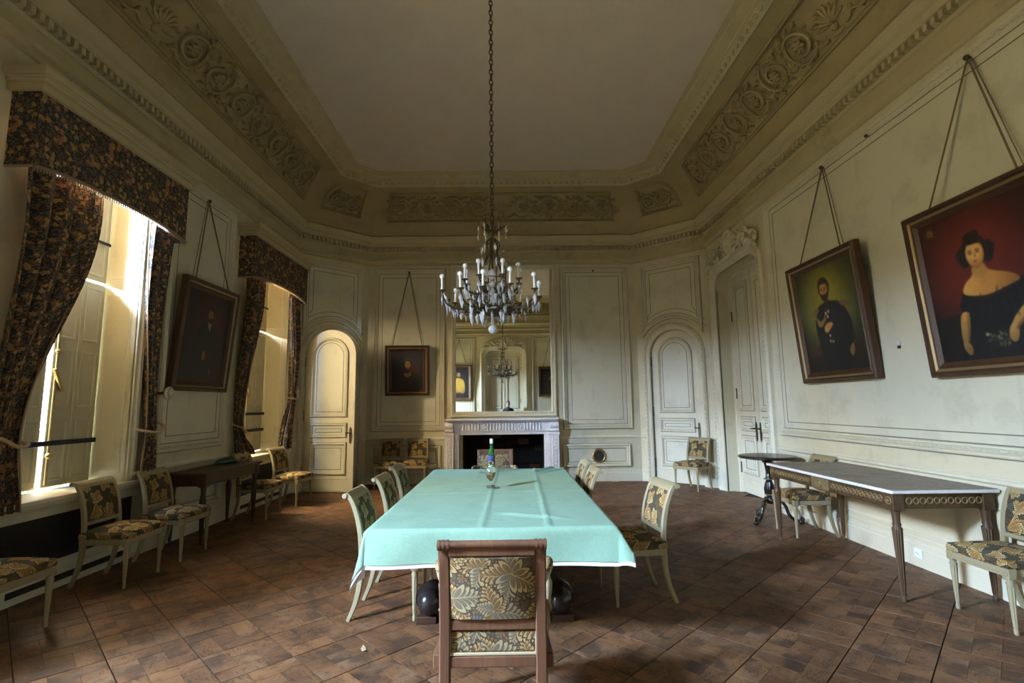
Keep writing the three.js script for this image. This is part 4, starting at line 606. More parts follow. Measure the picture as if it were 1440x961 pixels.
armchair('brown worn wood armchair with faded tapestry back at the head of the table', [-0.07, 0, -2.5], PI);
armchair('armchair with gold tapestry back at the fireplace end of the table', [-0.16, 0, -6.20], 0);

// ================================================================ DINING TABLE
{
  const cx = -0.1, z0 = -3.06, z1 = -5.80, cz = (z0 + z1) / 2, t = thing('dining_table', 'long dining table on black turned pedestals under a green cloth', 'table', [cx, 0, cz]);
  put('table_top', triUV(rbox(1.42, 0.035, 2.72, 0, 0.724, 0, 0.01), 0.8), mat.mahogany, t); put('apron', triUV(M([rbox(1.2, 0.08, 0.03, 0, 0.665, 1.2, 0.004), rbox(1.2, 0.08, 0.03, 0, 0.665, -1.2, 0.004), rbox(0.03, 0.08, 2.4, 0.58, 0.665, 0, 0.004), rbox(0.03, 0.08, 2.4, -0.58, 0.665, 0, 0.004)]), 0.8), mat.mahogany, t);
  for (const s of [1, -1]) { const z = s * 0.72;
    put('pedestal', lathe([[0.05, 0.62], [0.10, 0.60], [0.06, 0.55], [0.05, 0.45], [0.10, 0.36], [0.12, 0.28], [0.08, 0.22], [0.11, 0.18], [0.12, 0.10]], 20, 0, 0, z), mat.black, t);
    put('trestle_foot', triUV(M([rbox(1.05, 0.09, 0.14, 0, 0.085, z, 0.02), rbox(0.14, 0.05, 0.20, -0.46, 0.025, z, 0.008), rbox(0.14, 0.05, 0.20, 0.46, 0.025, z, 0.008)]), 0.8), mat.mahogany, t);
    for (const e of [-1, 1]) put('turned_boss', at(lathe([[0, 0.14], [0.04, 0.135], [0.075, 0.10], [0.085, 0.05], [0.075, 0.035], [0.10, 0.02], [0.105, -0.03], [0.08, -0.06], [0.09, -0.10], [0.05, -0.14], [0, -0.14]], 22), e * 0.44, 0.14, z + 0.02, PI / 2), mat.black, t, 'black lacquered turned boss');
  }
  put('stretcher', triUV(rbox(0.09, 0.07, 1.4, 0, 0.10, 0, 0.015), 0.8), mat.mahogany, t);
  // cloth
  const cl = thing('tablecloth', 'sea green tablecloth with creases, its corner hanging low on one side', 'tablecloth', [cx, 0, cz]);
  const a = 0.722, b = 1.375, drop = { L: 0.25, R: 0.13, N: 0.195, F: 0.17 };
  const fold = (extra, inw, top) => gridGeo(110, 150, (u, v) => {
    const s = lerp(-a - drop.L - extra, a + drop.R + extra, u), q = lerp(-b - drop.F - extra, b + drop.N + extra, v);
    const ds = Math.max(0, Math.abs(s) - a), dq = Math.max(0, Math.abs(q) - b), sx = Math.sign(s), sz = Math.sign(q), r = Math.hypot(ds, dq);
    let x = clamp(s, -a, a), z = clamp(q, -b, b), y = top;
    const bx = x + 0.1, wr = 0.0015 * Math.sin(x * 3 + z * 2.1) * Math.sin(z * 4.3 - x) + 0.004 * Math.exp(-Math.pow((x + 0.04 + 0.012 * z) / 0.010, 2)) + 0.004 * Math.exp(-Math.pow((x - 0.36 + 0.02 * z) / 0.012, 2)) + 0.003 * Math.exp(-Math.pow((z - 0.15 + 0.03 * Math.sin(x * 3)) / 0.02, 2)) + 0.012 * Math.exp(-Math.pow((x * 0.8 + z * 0.55 + 0.28) / 0.022, 2)) * smooth(-0.9, -1.1, z) * smooth(0.1, 0.3, x) + 0.010 * Math.exp(-Math.pow((x * 0.75 + z * 0.65 + 0.30) / 0.02, 2)) * smooth(-0.8, -1.0, z) * smooth(0.2, 0.4, x) + 0.008 * Math.exp(-Math.pow((x * 0.5 - z + 0.95) / 0.025, 2)) * smooth(0.0, 0.15, x) * smooth(0.55, 0.35, x);
    y += 2 * wr * (r > 0 ? 0 : 1);
    if (r > 0) {
      const soft = Math.min(r, 0.02), down = Math.max(0, r - 0.008), ux = ds / r * sx, uz = dq / r * sz, corner = Math.min(ds, dq) / (r || 1);
      const wave = 0.016 * Math.sin(s * 9 + 1) * (dq > 0 ? 1 : 0) + 0.014 * Math.sin(q * 8) * (ds > 0 ? 1 : 0), out = (soft * 0.6 + down * (0.09 + 0.35 * corner) + wave * clamp(down / 0.15, 0, 1)) - inw * clamp(down * 20, 0, 1);
      const right = sx > 0 && sz > 0 && corner > 0 ? corner : 0;
      x += ux * out + right * 0.12 * r * 2; z += uz * out; y = top - down * (1 - 0.35 * right) - 0.002;
    }
    return [x, y, z, s / 1.4, q / 1.4];
  });
  put('cover', fold(0, 0, 0.747), mat.cloth, cl); put('lining', fold(0.02, 0.006, 0.7435), mat.lining, cl, 'white lining showing below the green hem');
}
// on the table
{
  const T = 0.755, b = thing('wine_bottle', 'green glass bottle with blue label and white cap on the tablecloth', 'bottle', [-0.18, T, -5.62]);
  put('body', lathe([[0, 0.002], [0.034, 0.002], [0.038, 0.01], [0.038, 0.19], [0.032, 0.215], [0.016, 0.245], [0.0145, 0.31], [0.016, 0.315], [0.016, 0.325], [0, 0.325]], 24), mat.greenGlass, b); put('label', lathe([[0.0385, 0.06], [0.039, 0.062], [0.039, 0.155], [0.0385, 0.157]], 24), mat.label, b, 'dark blue label'); put('cap', lathe([[0.0172, 0.285], [0.0175, 0.33], [0.015, 0.334], [0, 0.334]], 18), mat.white, b);
  const d = thing('decanter', 'cut crystal footed decanter standing on the tablecloth', 'decanter', [-0.15, T, -4.46]);
  put('bowl', lathe([[0, 0.055], [0.014, 0.056], [0.03, 0.075], [0.045, 0.11], [0.047, 0.14], [0.036, 0.165], [0.024, 0.178], [0.026, 0.20], [0.03, 0.205]], 16), mat.clear, d); put('foot', M([lathe([[0, 0.012], [0.03, 0.014], [0.012, 0.03], [0.009, 0.045], [0.014, 0.056], [0, 0.057]], 12), rbox(0.075, 0.014, 0.075, 0, 0.007, 0, 0.003)]), mat.clear, d); put('stopper', lathe([[0, 0.198], [0.018, 0.2], [0.02, 0.215], [0.012, 0.225], [0, 0.228]], 12), mat.clear, d);
  const w = thing('wine_glass', 'empty stemmed wine glass beside the green bottle', 'glass', [-0.29, T, -5.45]);
  put('bowl', lathe([[0, 0.088], [0.015, 0.09], [0.028, 0.11], [0.031, 0.14], [0.028, 0.17], [0.0265, 0.17], [0.0295, 0.14], [0.0265, 0.112], [0.014, 0.093], [0, 0.091]], 20), mat.clear, w); put('stem', lathe([[0.03, 0.0015], [0.03, 0.003], [0.006, 0.008], [0.0035, 0.02], [0.0035, 0.08], [0.008, 0.089], [0, 0.09]], 14), mat.clear, w);
}

// ================================================================ SIDE TABLES
function consoleTable(label, pos, turn, len, dep, h, wood, topMat, gilt, legN) {
  const t = thing('console_table', label, 'console', pos, turn), U = (g) => triUV(g, 0.7), ah = 0.115, y1 = h - 0.028;   // length on x, front +z
  put('top', triUV(rbox(len - 0.012, 0.008, dep - 0.012, 0, h - 0.004, 0, 0.003, 1), 0.9), topMat, t); put('top_edge', triUV(rbox(len, 0.024, dep, 0, h - 0.017, 0, 0.006, 2), 0.9), gilt ? mat.whiteMarble : topMat, t);
  const ap = put('apron', U(M([rbox(len - 0.12, ah, 0.03, 0, y1 - ah / 2, dep / 2 - 0.05, 0.004), rbox(len - 0.12, ah, 0.03, 0, y1 - ah / 2, -dep / 2 + 0.05, 0.004), rbox(0.03, ah, dep - 0.1, len / 2 - 0.055, y1 - ah / 2, 0, 0.004), rbox(0.03, ah, dep - 0.1, -len / 2 + 0.055, y1 - ah / 2, 0, 0.004), rbox(len - 0.12, 0.01, 0.01, 0, y1 - ah + 0.008, dep / 2 - 0.032, 0.003), rbox(len - 0.12, 0.01, 0.01, 0, y1 - 0.008, dep / 2 - 0.032, 0.003)])), wood, t);
  if (gilt) {
    const rg = [], yc = y1 - ah / 2; for (let x = -len / 2 + 0.14; x < len / 2 - 0.13; x += 0.052) { if (Math.abs(x) < 0.15) continue; rg.push(at(new THREE.TorusGeometry(0.021, 0.006, 5, 12), x, yc, dep / 2 - 0.034), at(ball(0.008, 5, 4), x, yc, dep / 2 - 0.032)); }
    for (let z = -dep / 2 + 0.13; z < dep / 2 - 0.12; z += 0.052) for (const s of [-1, 1]) rg.push(at(new THREE.TorusGeometry(0.021, 0.006, 5, 12), s * (len / 2 - 0.039), yc, z, 0, PI / 2));
    put('rosette_frieze', M(rg), mat.gilt, ap, 'carved gilt interlaced rings', 'stuff');
    put('tablet', [rbox(0.25, 0.10, 0.024, 0, yc, dep / 2 - 0.03, 0.004), at(new THREE.TorusGeometry(0.03, 0.009, 6, 16), 0, yc, dep / 2 - 0.016), ...[-0.09, -0.07, -0.05, 0.05, 0.07, 0.09].map((x) => rbox(0.01, 0.07, 0.01, x, yc, dep / 2 - 0.016, 0.003))], mat.gilt, ap);
  }
  for (const sx of [-1, 1]) for (const sz of [-1, 1]) {
    const l = put('leg', U(M([fluted([[0.012, 0], [0.016, 0.004], [0.016, 0.03], [0.012, 0.036], [0.016, 0.05, 1], [0.034, h - 0.30, 1], [0.036, h - 0.285], [0.024, h - 0.27], [0.03, h - 0.255], [0.024, h - 0.24], [0.028, h - 0.17], [0.036, h - 0.155], [0.03, h - 0.14]], legN, 0.34, 4), rbox(0.085, ah + 0.012, 0.085, 0, y1 - ah / 2 - 0.006, 0, 0.005)])), wood, t); l.position.set(sx * (len / 2 - 0.07), 0, sz * (dep / 2 - 0.065));
    if (gilt) put('corner_rosette', [at(new THREE.TorusGeometry(0.026, 0.007, 6, 14), 0, y1 - ah / 2, 0.044), at(ball(0.012, 6, 5), 0, y1 - ah / 2, 0.046)], mat.gilt, l);
  }
  return t;
}
consoleTable('carved gilt wood console with fluted legs and grey marble top under the portraits', [3.20, 0, -4.71], -PI / 2, 1.82, 0.80, 0.80, mat.giltwood, mat.dusty, true, 12);
consoleTable('dark brown side table with turned legs between the two windows', [-3.465, 0, -6.25], PI / 2, 1.26, 0.46, 0.76, mat.mahogany, mat.frameWood, false, 10);
{ const t = thing('pedestal_table', 'round black pedestal table with gilt baluster and three scrolled feet', 'pedestal table', [3.20, 0, -6.38]);
  put('top', lathe([[0, 0.80], [0.30, 0.80], [0.325, 0.795], [0.335, 0.782], [0.325, 0.768], [0.28, 0.76], [0, 0.76]], 40), mat.black, t);
  put('baluster', fluted([[0.02, 0.22], [0.05, 0.24], [0.035, 0.27], [0.03, 0.30], [0.06, 0.34, 1], [0.065, 0.40, 1], [0.045, 0.47, 1], [0.03, 0.50], [0.055, 0.515], [0.035, 0.53], [0.03, 0.60, 1], [0.045, 0.70, 1], [0.06, 0.72], [0.08, 0.745], [0.11, 0.76]], 10, 0.25, 3), mat.black, t);
  for (const [y, r] of [[0.265, 0.045], [0.515, 0.055], [0.715, 0.06], [0.33, 0.055]]) put('gilt_ring', at(new THREE.TorusGeometry(r, 0.006, 6, 22), 0, y, 0, PI / 2), mat.gilt, t);
  for (let k = 0; k < 3; k++) { const a = k * 2 * PI / 3 + 2.6, ca = Math.cos(a), sa = Math.sin(a), c = [[0.02, 0.25], [0.10, 0.27], [0.16, 0.20], [0.19, 0.11], [0.25, 0.05], [0.32, 0.045], [0.335, 0.075], [0.31, 0.085]].map(([r, y]) => [r * ca, y, r * sa]);
    const l = put('foot', [tube(c, 0.019, 30, 8), at(ball(0.032, 10, 8), 0.315 * ca, 0.034, 0.315 * sa)], mat.black, t); put('gilt_edge', [tube(c.map(([x, y, z]) => [x, y + 0.018, z]), 0.006, 30, 5), at(new THREE.TorusGeometry(0.03, 0.006, 5, 16), 0.32 * ca, 0.06, 0.32 * sa, 0, -a), at(new THREE.TorusGeometry(0.034, 0.006, 5, 16), 0.13 * ca, 0.215, 0.13 * sa, 0, -a)], mat.gilt, l); }
}

// ================================================================ PORTRAITS
function portraitTex(w, h, draw) { return canvasTex(w, h, (g, W, H) => { draw(g, W, H);
  const im = g.getImageData(0, 0, W, H), d = im.data, R = 4; for (let pass = 0; pass < 2; pass++) for (const [dx, dy] of [[1, 0], [0, 1]]) { const o = new Uint8ClampedArray(d); for (let y = 0; y < H; y++) for (let x = 0; x < W; x++) for (let c = 0; c < 3; c++) { let t = 0, n = 0; for (let k = -R; k <= R; k++) { const X = x + dx * k, Y = y + dy * k; if (X >= 0 && Y >= 0 && X < W && Y < H) { t += o[(Y * W + X) * 4 + c]; n++; } } d[(y * W + x) * 4 + c] = t / n; } }
  for (let y = 0; y < H; y++) for (let x = 0; x < W; x++) { const ex = Math.abs(x / W - 0.46) * 2, ey = Math.abs(y / H - 0.42) * 2, k = (1.02 - 0.42 * smooth(0.45, 1.25, Math.hypot(ex, ey))) * (0.9 + 0.2 * fbm(x / W * 1.3, y / H * 1.3)) + 0.06 * (N256(x * 0.7, y * 0.7) - 0.5); for (let c = 0; c < 3; c++) d[(y * W + x) * 4 + c] *= k; }
  g.putImageData(im, 0, 0); }, false); }
const grad = (g, w, h, c0, c1, c2, cx = 0.5, cy = 0.4) => { const q = g.createRadialGradient(w * cx, h * cy, w * 0.05, w * cx, h * cy, h * 0.75); q.addColorStop(0, c0); q.addColorStop(0.55, c1); q.addColorStop(1, c2); g.fillStyle = q; g.fillRect(0, 0, w, h); };
const ell = (g, x, y, rx, ry, c, a = 0) => { g.fillStyle = c; g.beginPath(); g.ellipse(x, y, rx, ry, a, 0, 2 * PI); g.fill(); };
const poly = (g, p, c) => { g.fillStyle = c; g.beginPath(); p.forEach(([x, y], i) => i ? g.lineTo(x, y) : g.moveTo(x, y)); g.closePath(); g.fill(); };
const blob = (g, p, c) => { g.fillStyle = c; g.beginPath(); const n = p.length; for (let i = 0; i <= n; i++) { const a = p[i % n], b = p[(i + 1) % n], mx = (a[0] + b[0]) / 2, my = (a[1] + b[1]) / 2; i ? g.quadraticCurveTo(a[0], a[1], mx, my) : g.moveTo(mx, my); } g.fill(); };
function face(g, x, y, r, skin, shade, hair, beard) {       // head three-quarters lit from the left
  ell(g, x + r * 0.04, y - r * 0.28, r * 0.98, r * 1.12, hair);
  const q = g.createRadialGradient(x - r * 0.3, y - r * 0.25, r * 0.1, x, y, r * 1.15); q.addColorStop(0, skin); q.addColorStop(0.42, skin); q.addColorStop(1, shade); ell(g, x, y, r * 0.74, r * 1.06, q);
  ell(g, x, y + r * 0.62, r * 0.5, r * 0.5, q); ell(g, x - r * 0.05, y - r * 0.42, r * 0.46, r * 0.22, skin);
  for (const s of [-1, 1]) { const ex = x - r * 0.06 + s * r * 0.3, ey = y - r * 0.1; ell(g, ex, ey, r * 0.2, r * 0.13, shade); ell(g, ex, ey + r * 0.01, r * 0.13, r * 0.055, '#cdb899'); ell(g, ex, ey, r * 0.065, r * 0.06, '#1c120c'); g.strokeStyle = '#3a2416'; g.lineWidth = r * 0.05; g.beginPath(); g.moveTo(ex - r * 0.18, ey - r * 0.15); g.quadraticCurveTo(ex, ey - r * 0.24, ex + r * 0.18, ey - r * 0.15); g.stroke(); }
  poly(g, [[x - r * 0.02, y - r * 0.12], [x + r * 0.09, y + r * 0.28], [x - r * 0.08, y + r * 0.34], [x - r * 0.1, y + r * 0.26]], shade); ell(g, x - r * 0.09, y + r * 0.22, r * 0.06, r * 0.12, skin); ell(g, x - r * 0.06, y + r * 0.55, r * 0.19, r * 0.06, '#8e4232'); ell(g, x - r * 0.06, y + r * 0.64, r * 0.14, r * 0.03, shade);
  blob(g, [[x - r * 0.8, y - r * 0.2], [x - r * 0.72, y - r * 0.75], [x - r * 0.1, y - r * 0.72], [x + r * 0.66, y - r * 0.7], [x + r * 0.84, y - r * 0.1], [x + r * 1.0, y - r * 0.7], [x + r * 0.4, y - r * 1.45], [x - r * 0.5, y - r * 1.4], [x - r * 1.02, y - r * 0.7]], hair);
  if (beard) { blob(g, [[x - r * 0.72, y + r * 0.05], [x - r * 0.5, y + r * 0.5], [x - r * 0.06, y + r * 0.42], [x + r * 0.42, y + r * 0.5], [x + r * 0.72, y + r * 0.05], [x + r * 0.66, y + r * 0.9], [x, y + r * 1.35], [x - r * 0.62, y + r * 0.9]], hair); ell(g, x - r * 0.06, y + r * 0.6, r * 0.14, r * 0.05, '#7c3c2c'); }
}
function aged(g, w, h) { g.globalAlpha = 0.10; for (let i = 0; i < 900; i++) { g.fillStyle = i % 2 ? '#c9a04a' : '#000'; g.fillRect(rnd() * w, rnd() * h, rr(1, 5), rr(1, 3)); } g.globalAlpha = 1; }
const officer = portraitTex(512, 588, (g, w, h) => {
  grad(g, w, h, '#8f8428', '#5d5f2c', '#1d2018', 0.52, 0.22); blob(g, [[-40, 470], [140, 430], [w + 40, 460], [w + 60, h + 60], [-60, h + 60]], '#2a1d10'); ell(g, 90, 470, 90, 26, '#4c2c14'); ell(g, 460, 480, 90, 30, '#40260f');
  blob(g, [[150, 240], [215, 205], [330, 205], [405, 240], [430, 400], [400, 470], [385, 600], [165, 600], [150, 450], [128, 350]], '#14161c'); blob(g, [[395, 250], [440, 330], [436, 440], [400, 470], [372, 330]], '#101218');
  ell(g, 152, 246, 34, 16, '#6e5322', -0.4); ell(g, 398, 238, 38, 16, '#6e4a2a', 0.3); for (let i = 0; i < 9; i++) { g.strokeStyle = '#7a6028'; g.lineWidth = 5; g.beginPath(); g.moveTo(150, 250 + i * 3); g.bezierCurveTo(150, 300 + i * 7, 190, 330 + i * 2, 232, 270 + i * 3); g.stroke(); }
  poly(g, [[230, 205], [290, 195], [272, 240], [245, 240]], '#22180f'); face(g, 252, 138, 50, '#b07c46', '#6d4522', '#17110c', true);
  blob(g, [[205, 330], [262, 312], [292, 330], [262, 352], [236, 372], [205, 372]], '#b5813f'); for (const [x, y] of [[238, 265], [262, 258], [250, 285]]) ell(g, x, y, 8, 10, '#c7b68a'); for (const [x, y] of [[240, 420], [262, 424], [244, 390]]) ell(g, x, y, 8, 7, '#c8ad6a');
  blob(g, [[385, 470], [425, 440], [420, 500], [398, 520], [380, 500]], '#a37a3c'); aged(g, w, h);
});
const lady = portraitTex(700, 780, (g, w, h) => {
  grad(g, w, h, '#6a2116', '#4c150e', '#180a07', 0.42, 0.25); blob(g, [[-60, 560], [120, 520], [w + 60, 540], [w + 60, h + 60], [-60, h + 60]], '#140e0a'); ell(g, 620, 690, 150, 90, '#331b10');
  blob(g, [[190, 430], [250, 400], [430, 400], [520, 420], [590, 540], [560, 700], [620, 860], [90, 860], [150, 690], [170, 560]], '#0a0c10'); blob(g, [[430, 420], [540, 400], [640, 470], [600, 560], [500, 540]], '#0d0f14'); blob(g, [[176, 470], [240, 400], [262, 470], [226, 540], [170, 530]], '#0e1116');
  const sk = g.createLinearGradient(180, 360, 560, 460); sk.addColorStop(0, '#c9954b'); sk.addColorStop(0.5, '#b47d38'); sk.addColorStop(1, '#6b4520');
  blob(g, [[196, 430], [230, 372], [278, 350], [290, 306], [352, 300], [368, 342], [470, 372], [530, 420], [450, 436], [350, 462], [262, 452]], sk); blob(g, [[282, 290], [356, 290], [364, 352], [318, 372], [276, 352]], '#a97b3c');
  for (const s of [-1, 1]) for (let k = 0; k < 5; k++) ell(g, 316 + s * (74 + 12 * Math.sin(k)), 212 + k * 17, 22 + 4 * Math.sin(k * 2), 20, k % 2 ? '#14100d' : '#1f1712'); ell(g, 310, 150, 46, 24, '#17110d', -0.2); ell(g, 330, 142, 26, 14, '#261b14', 0.3); face(g, 314, 240, 68, '#cf9c55', '#8a5a2a', '#1a130f', false);
  blob(g, [[166, 520], [222, 520], [208, 610], [182, 690], [146, 684], [150, 610]], '#b78843'); blob(g, [[146, 672], [186, 676], [202, 720], [186, 752], [166, 744], [148, 712]], '#c3954c'); for (let k = 0; k < 4; k++) { g.strokeStyle = '#8a602c'; g.lineWidth = 3; g.beginPath(); g.moveTo(160 + k * 10, 706); g.lineTo(168 + k * 8, 744); g.stroke(); }
  blob(g, [[600, 470], [650, 500], [600, 560], [500, 590], [440, 650], [416, 630], [470, 560]], '#be8e47'); blob(g, [[426, 612], [460, 622], [452, 690], [424, 712], [402, 690], [404, 650]], '#c99b54'); for (let k = 0; k < 4; k++) { g.strokeStyle = '#8a602c'; g.lineWidth = 3; g.beginPath(); g.moveTo(412 + k * 11, 660); g.lineTo(410 + k * 10, 702); g.stroke(); }
  blob(g, [[200, 525], [222, 522], [210, 610], [184, 690], [172, 688], [192, 610]], '#8a5f2c'); blob(g, [[620, 540], [640, 510], [600, 566], [505, 600], [446, 655], [436, 645], [490, 590]], '#8a5f2c'); blob(g, [[250, 452], [350, 466], [452, 440], [530, 422], [440, 452], [350, 482], [260, 470]], '#2a1a10');
  for (let i = 0; i < 46; i++) ell(g, 350 + rr(-62, 46), 680 + rr(-38, 44), rr(4, 12), rr(3, 7), ['#4d5a34', '#69724a', '#b3ab8c', '#30381f', '#7c4a3a'][i % 5], rnd() * 3); for (let i = 0; i < 8; i++) { g.strokeStyle = i % 2 ? '#8f6a2c' : '#b08a44'; g.lineWidth = 5; g.beginPath(); g.moveTo(560 + i * 9, 720); g.lineTo(610 + i * 8, 620); g.stroke(); }
  g.globalAlpha = 0.5; for (let i = 0; i < 7; i++) ell(g, 300 + i * 40, 500 + 30 * Math.sin(i * 2), 8, 60, '#1d2026', 0.3 * Math.sin(i)); g.globalAlpha = 1;
  g.fillStyle = '#b99a48'; g.fillRect(56, 52, 40, 26); poly(g, [[58, 50], [68, 34], [76, 48], [84, 34], [94, 50]], '#b99a48'); g.fillStyle = '#5a2a18'; g.fillRect(62, 60, 10, 10); g.fillRect(78, 60, 10, 10); aged(g, w, h);
});
const gentleman = portraitTex(512, 600, (g, w, h) => {
  grad(g, w, h, '#3e1512', '#240d0c', '#0c0808', 0.55, 0.3); blob(g, [[150, 235], [240, 205], [320, 215], [390, 250], [410, 420], [370, 620], [120, 620], [110, 430]], '#0c0e12'); poly(g, [[250, 200], [300, 200], [284, 262]], '#8a8272'); face(g, 276, 150, 44, '#8b6236', '#4e331c', '#140e0a', true);
  blob(g, [[236, 390], [266, 386], [276, 440], [250, 462], [232, 430]], '#7d5630'); blob(g, [[330, 500], [356, 500], [360, 548], [336, 556]], '#6d5028'); aged(g, w, h);
});
const bust = portraitTex(400, 460, (g, w, h) => {
  grad(g, w, h, '#2e3038', '#1c1a1c', '#080605', 0.6, 0.3); ell(g, 270, 220, 90, 50, '#4a1c18'); blob(g, [[70, 300], [150, 240], [230, 230], [320, 280], [350, 480], [50, 480]], '#2b180c'); blob(g, [[160, 250], [205, 268], [240, 240], [250, 290], [200, 320], [150, 290]], '#8a6422'); face(g, 205, 160, 48, '#b68443', '#6a4420', '#181210', false); ell(g, 205, 108, 44, 18, '#4a3418'); aged(g, w, h);
});
const yellowCoat = portraitTex(400, 520, (g, w, h) => { grad(g, w, h, '#2c2414', '#19140d', '#080605', 0.5, 0.3); blob(g, [[90, 220], [170, 180], [240, 180], [320, 220], [340, 400], [300, 460], [110, 460], [70, 400]], '#a8842c'); blob(g, [[110, 430], [300, 430], [320, 560], [90, 560]], '#3a1c12'); face(g, 204, 120, 46, '#a87844', '#5e3f20', '#17110c', false); aged(g, w, h); });
const shadedSitter = portraitTex(400, 460, (g, w, h) => { grad(g, w, h, '#241d14', '#16110c', '#070505', 0.5, 0.35); blob(g, [[90, 300], [160, 240], [250, 240], [320, 300], [340, 490], [70, 490]], '#2a1a0e'); face(g, 205, 170, 48, '#8a6234', '#4a3118', '#14100c', false); aged(g, w, h); });
// frame hung from a cord: local x along the wall, y up, z into the room; leaning out at the top
function portrait(key, u, y0, w, h, hookY, tex, label, canvasLabel, lean, fm, flat = true, cordIn = 0.3) {
  const f = FR[key], t = thing('portrait', label, 'painting', f.o, f.turn), hang = new THREE.Group(); t.translateX(u); t.translateY(y0); const D = 0.085, fw = 0.115;
  const tilt = (g) => { g.rotateX(lean); g.translate(0, 0, 0.012); return g; };
  const path = rect(-w / 2, w / 2, 0, h), fr = put('frame', tilt(triUV(ring(path, [[0.02, 0], [0, 0.004], [0, D - 0.015], [0.012, D], [0.03, D], [0.04, D - 0.018], [0.075, D - 0.03], [0.085, D - 0.022], [0.10, D - 0.034], [fw, D - 0.045]]), 0.6)), fm, t);
  put('gilt_slip', tilt(ring(inset(path, 0.044), [[0, D - 0.02], [0.006, D - 0.014], [0.018, D - 0.02], [0.024, D - 0.03]])), mat.frameGilt, fr);
  put('backing', tilt(box(w - 0.06, h - 0.06, 0.012, 0, h / 2, 0.008)), mat.frameDark, fr);
  const cv = new THREE.PlaneGeometry(w - 2 * fw + 0.02, h - 2 * fw + 0.02).translate(0, h / 2, D - 0.046), slabC = box(w - 2 * fw + 0.02, h - 2 * fw + 0.02, 0.014, 0, h / 2, D - 0.0545);
  put('stretcher_bars', tilt(slabC), mat.frameDark, fr); put('canvas', tilt(cv), phy({ map: tex, roughness: 0.6, clearcoat: 0.08, clearcoatRoughness: 0.3 }), t, canvasLabel);
  const topZ = 0.012 + Math.sin(lean) * h + 0.03, ty = Math.cos(lean) * h - 0.01, hy = hookY - y0;
  for (const s of [-1, 1]) put('hanging_cord', M([rod([0, hy, 0.035], [s * w * cordIn, ty, topZ], 0.007), rod([0.012 * s, hy, 0.02], [s * w * cordIn + s * 0.03, ty, topZ - 0.02], 0.004)]), mat.cord, t);
  put('hook', [at(ball(0.022, 10, 7), 0, hy, 0.045), at(cyl(0.01, 0.01, 0.05, 8), 0, hy, 0.02, PI / 2)], mat.bronze, t, 'dark wall hook');
  return t;
}
portrait('right', -5.44, 1.67, 1.22, 1.38, 4.08, officer, 'portrait of a bearded officer in dark uniform against a yellow green ground', 'painted officer with epaulettes and medals', 0.085, mat.frameWood);
portrait('right', -3.60, 1.64, 1.22, 1.36, 4.08, lady, 'portrait of a lady in an off-shoulder black dress against deep red', 'painted lady with a small crest in the corner', 0.085, mat.frameWood);
portrait('left', 6.14, 1.66, 1.10, 1.30, 4.03, gentleman, 'dark portrait of a standing man in black hung between the windows', 'painted man in black on dark red', 0.085, mat.frameWood, true, 0.32);
portrait('back', -1.92, 1.66, 0.84, 0.96, 4.08, bust, 'small dark bust portrait hung high beside the fireplace', 'painted bust with golden collar', 0.085, mat.frameDark, true, 0.34);
portrait('rear', 1.93, 1.66, 1.0, 1.40, 4.08, yellowCoat, 'portrait of a sitter in a yellow coat, seen in the mirror', 'painted figure in yellow', 0.07, mat.frameWood);
portrait('rear', -1.74, 1.78, 1.0, 1.18, 4.08, shadedSitter, 'very dark portrait of a bust, seen in the mirror', 'painted shaded bust', 0.07, mat.frameDark);

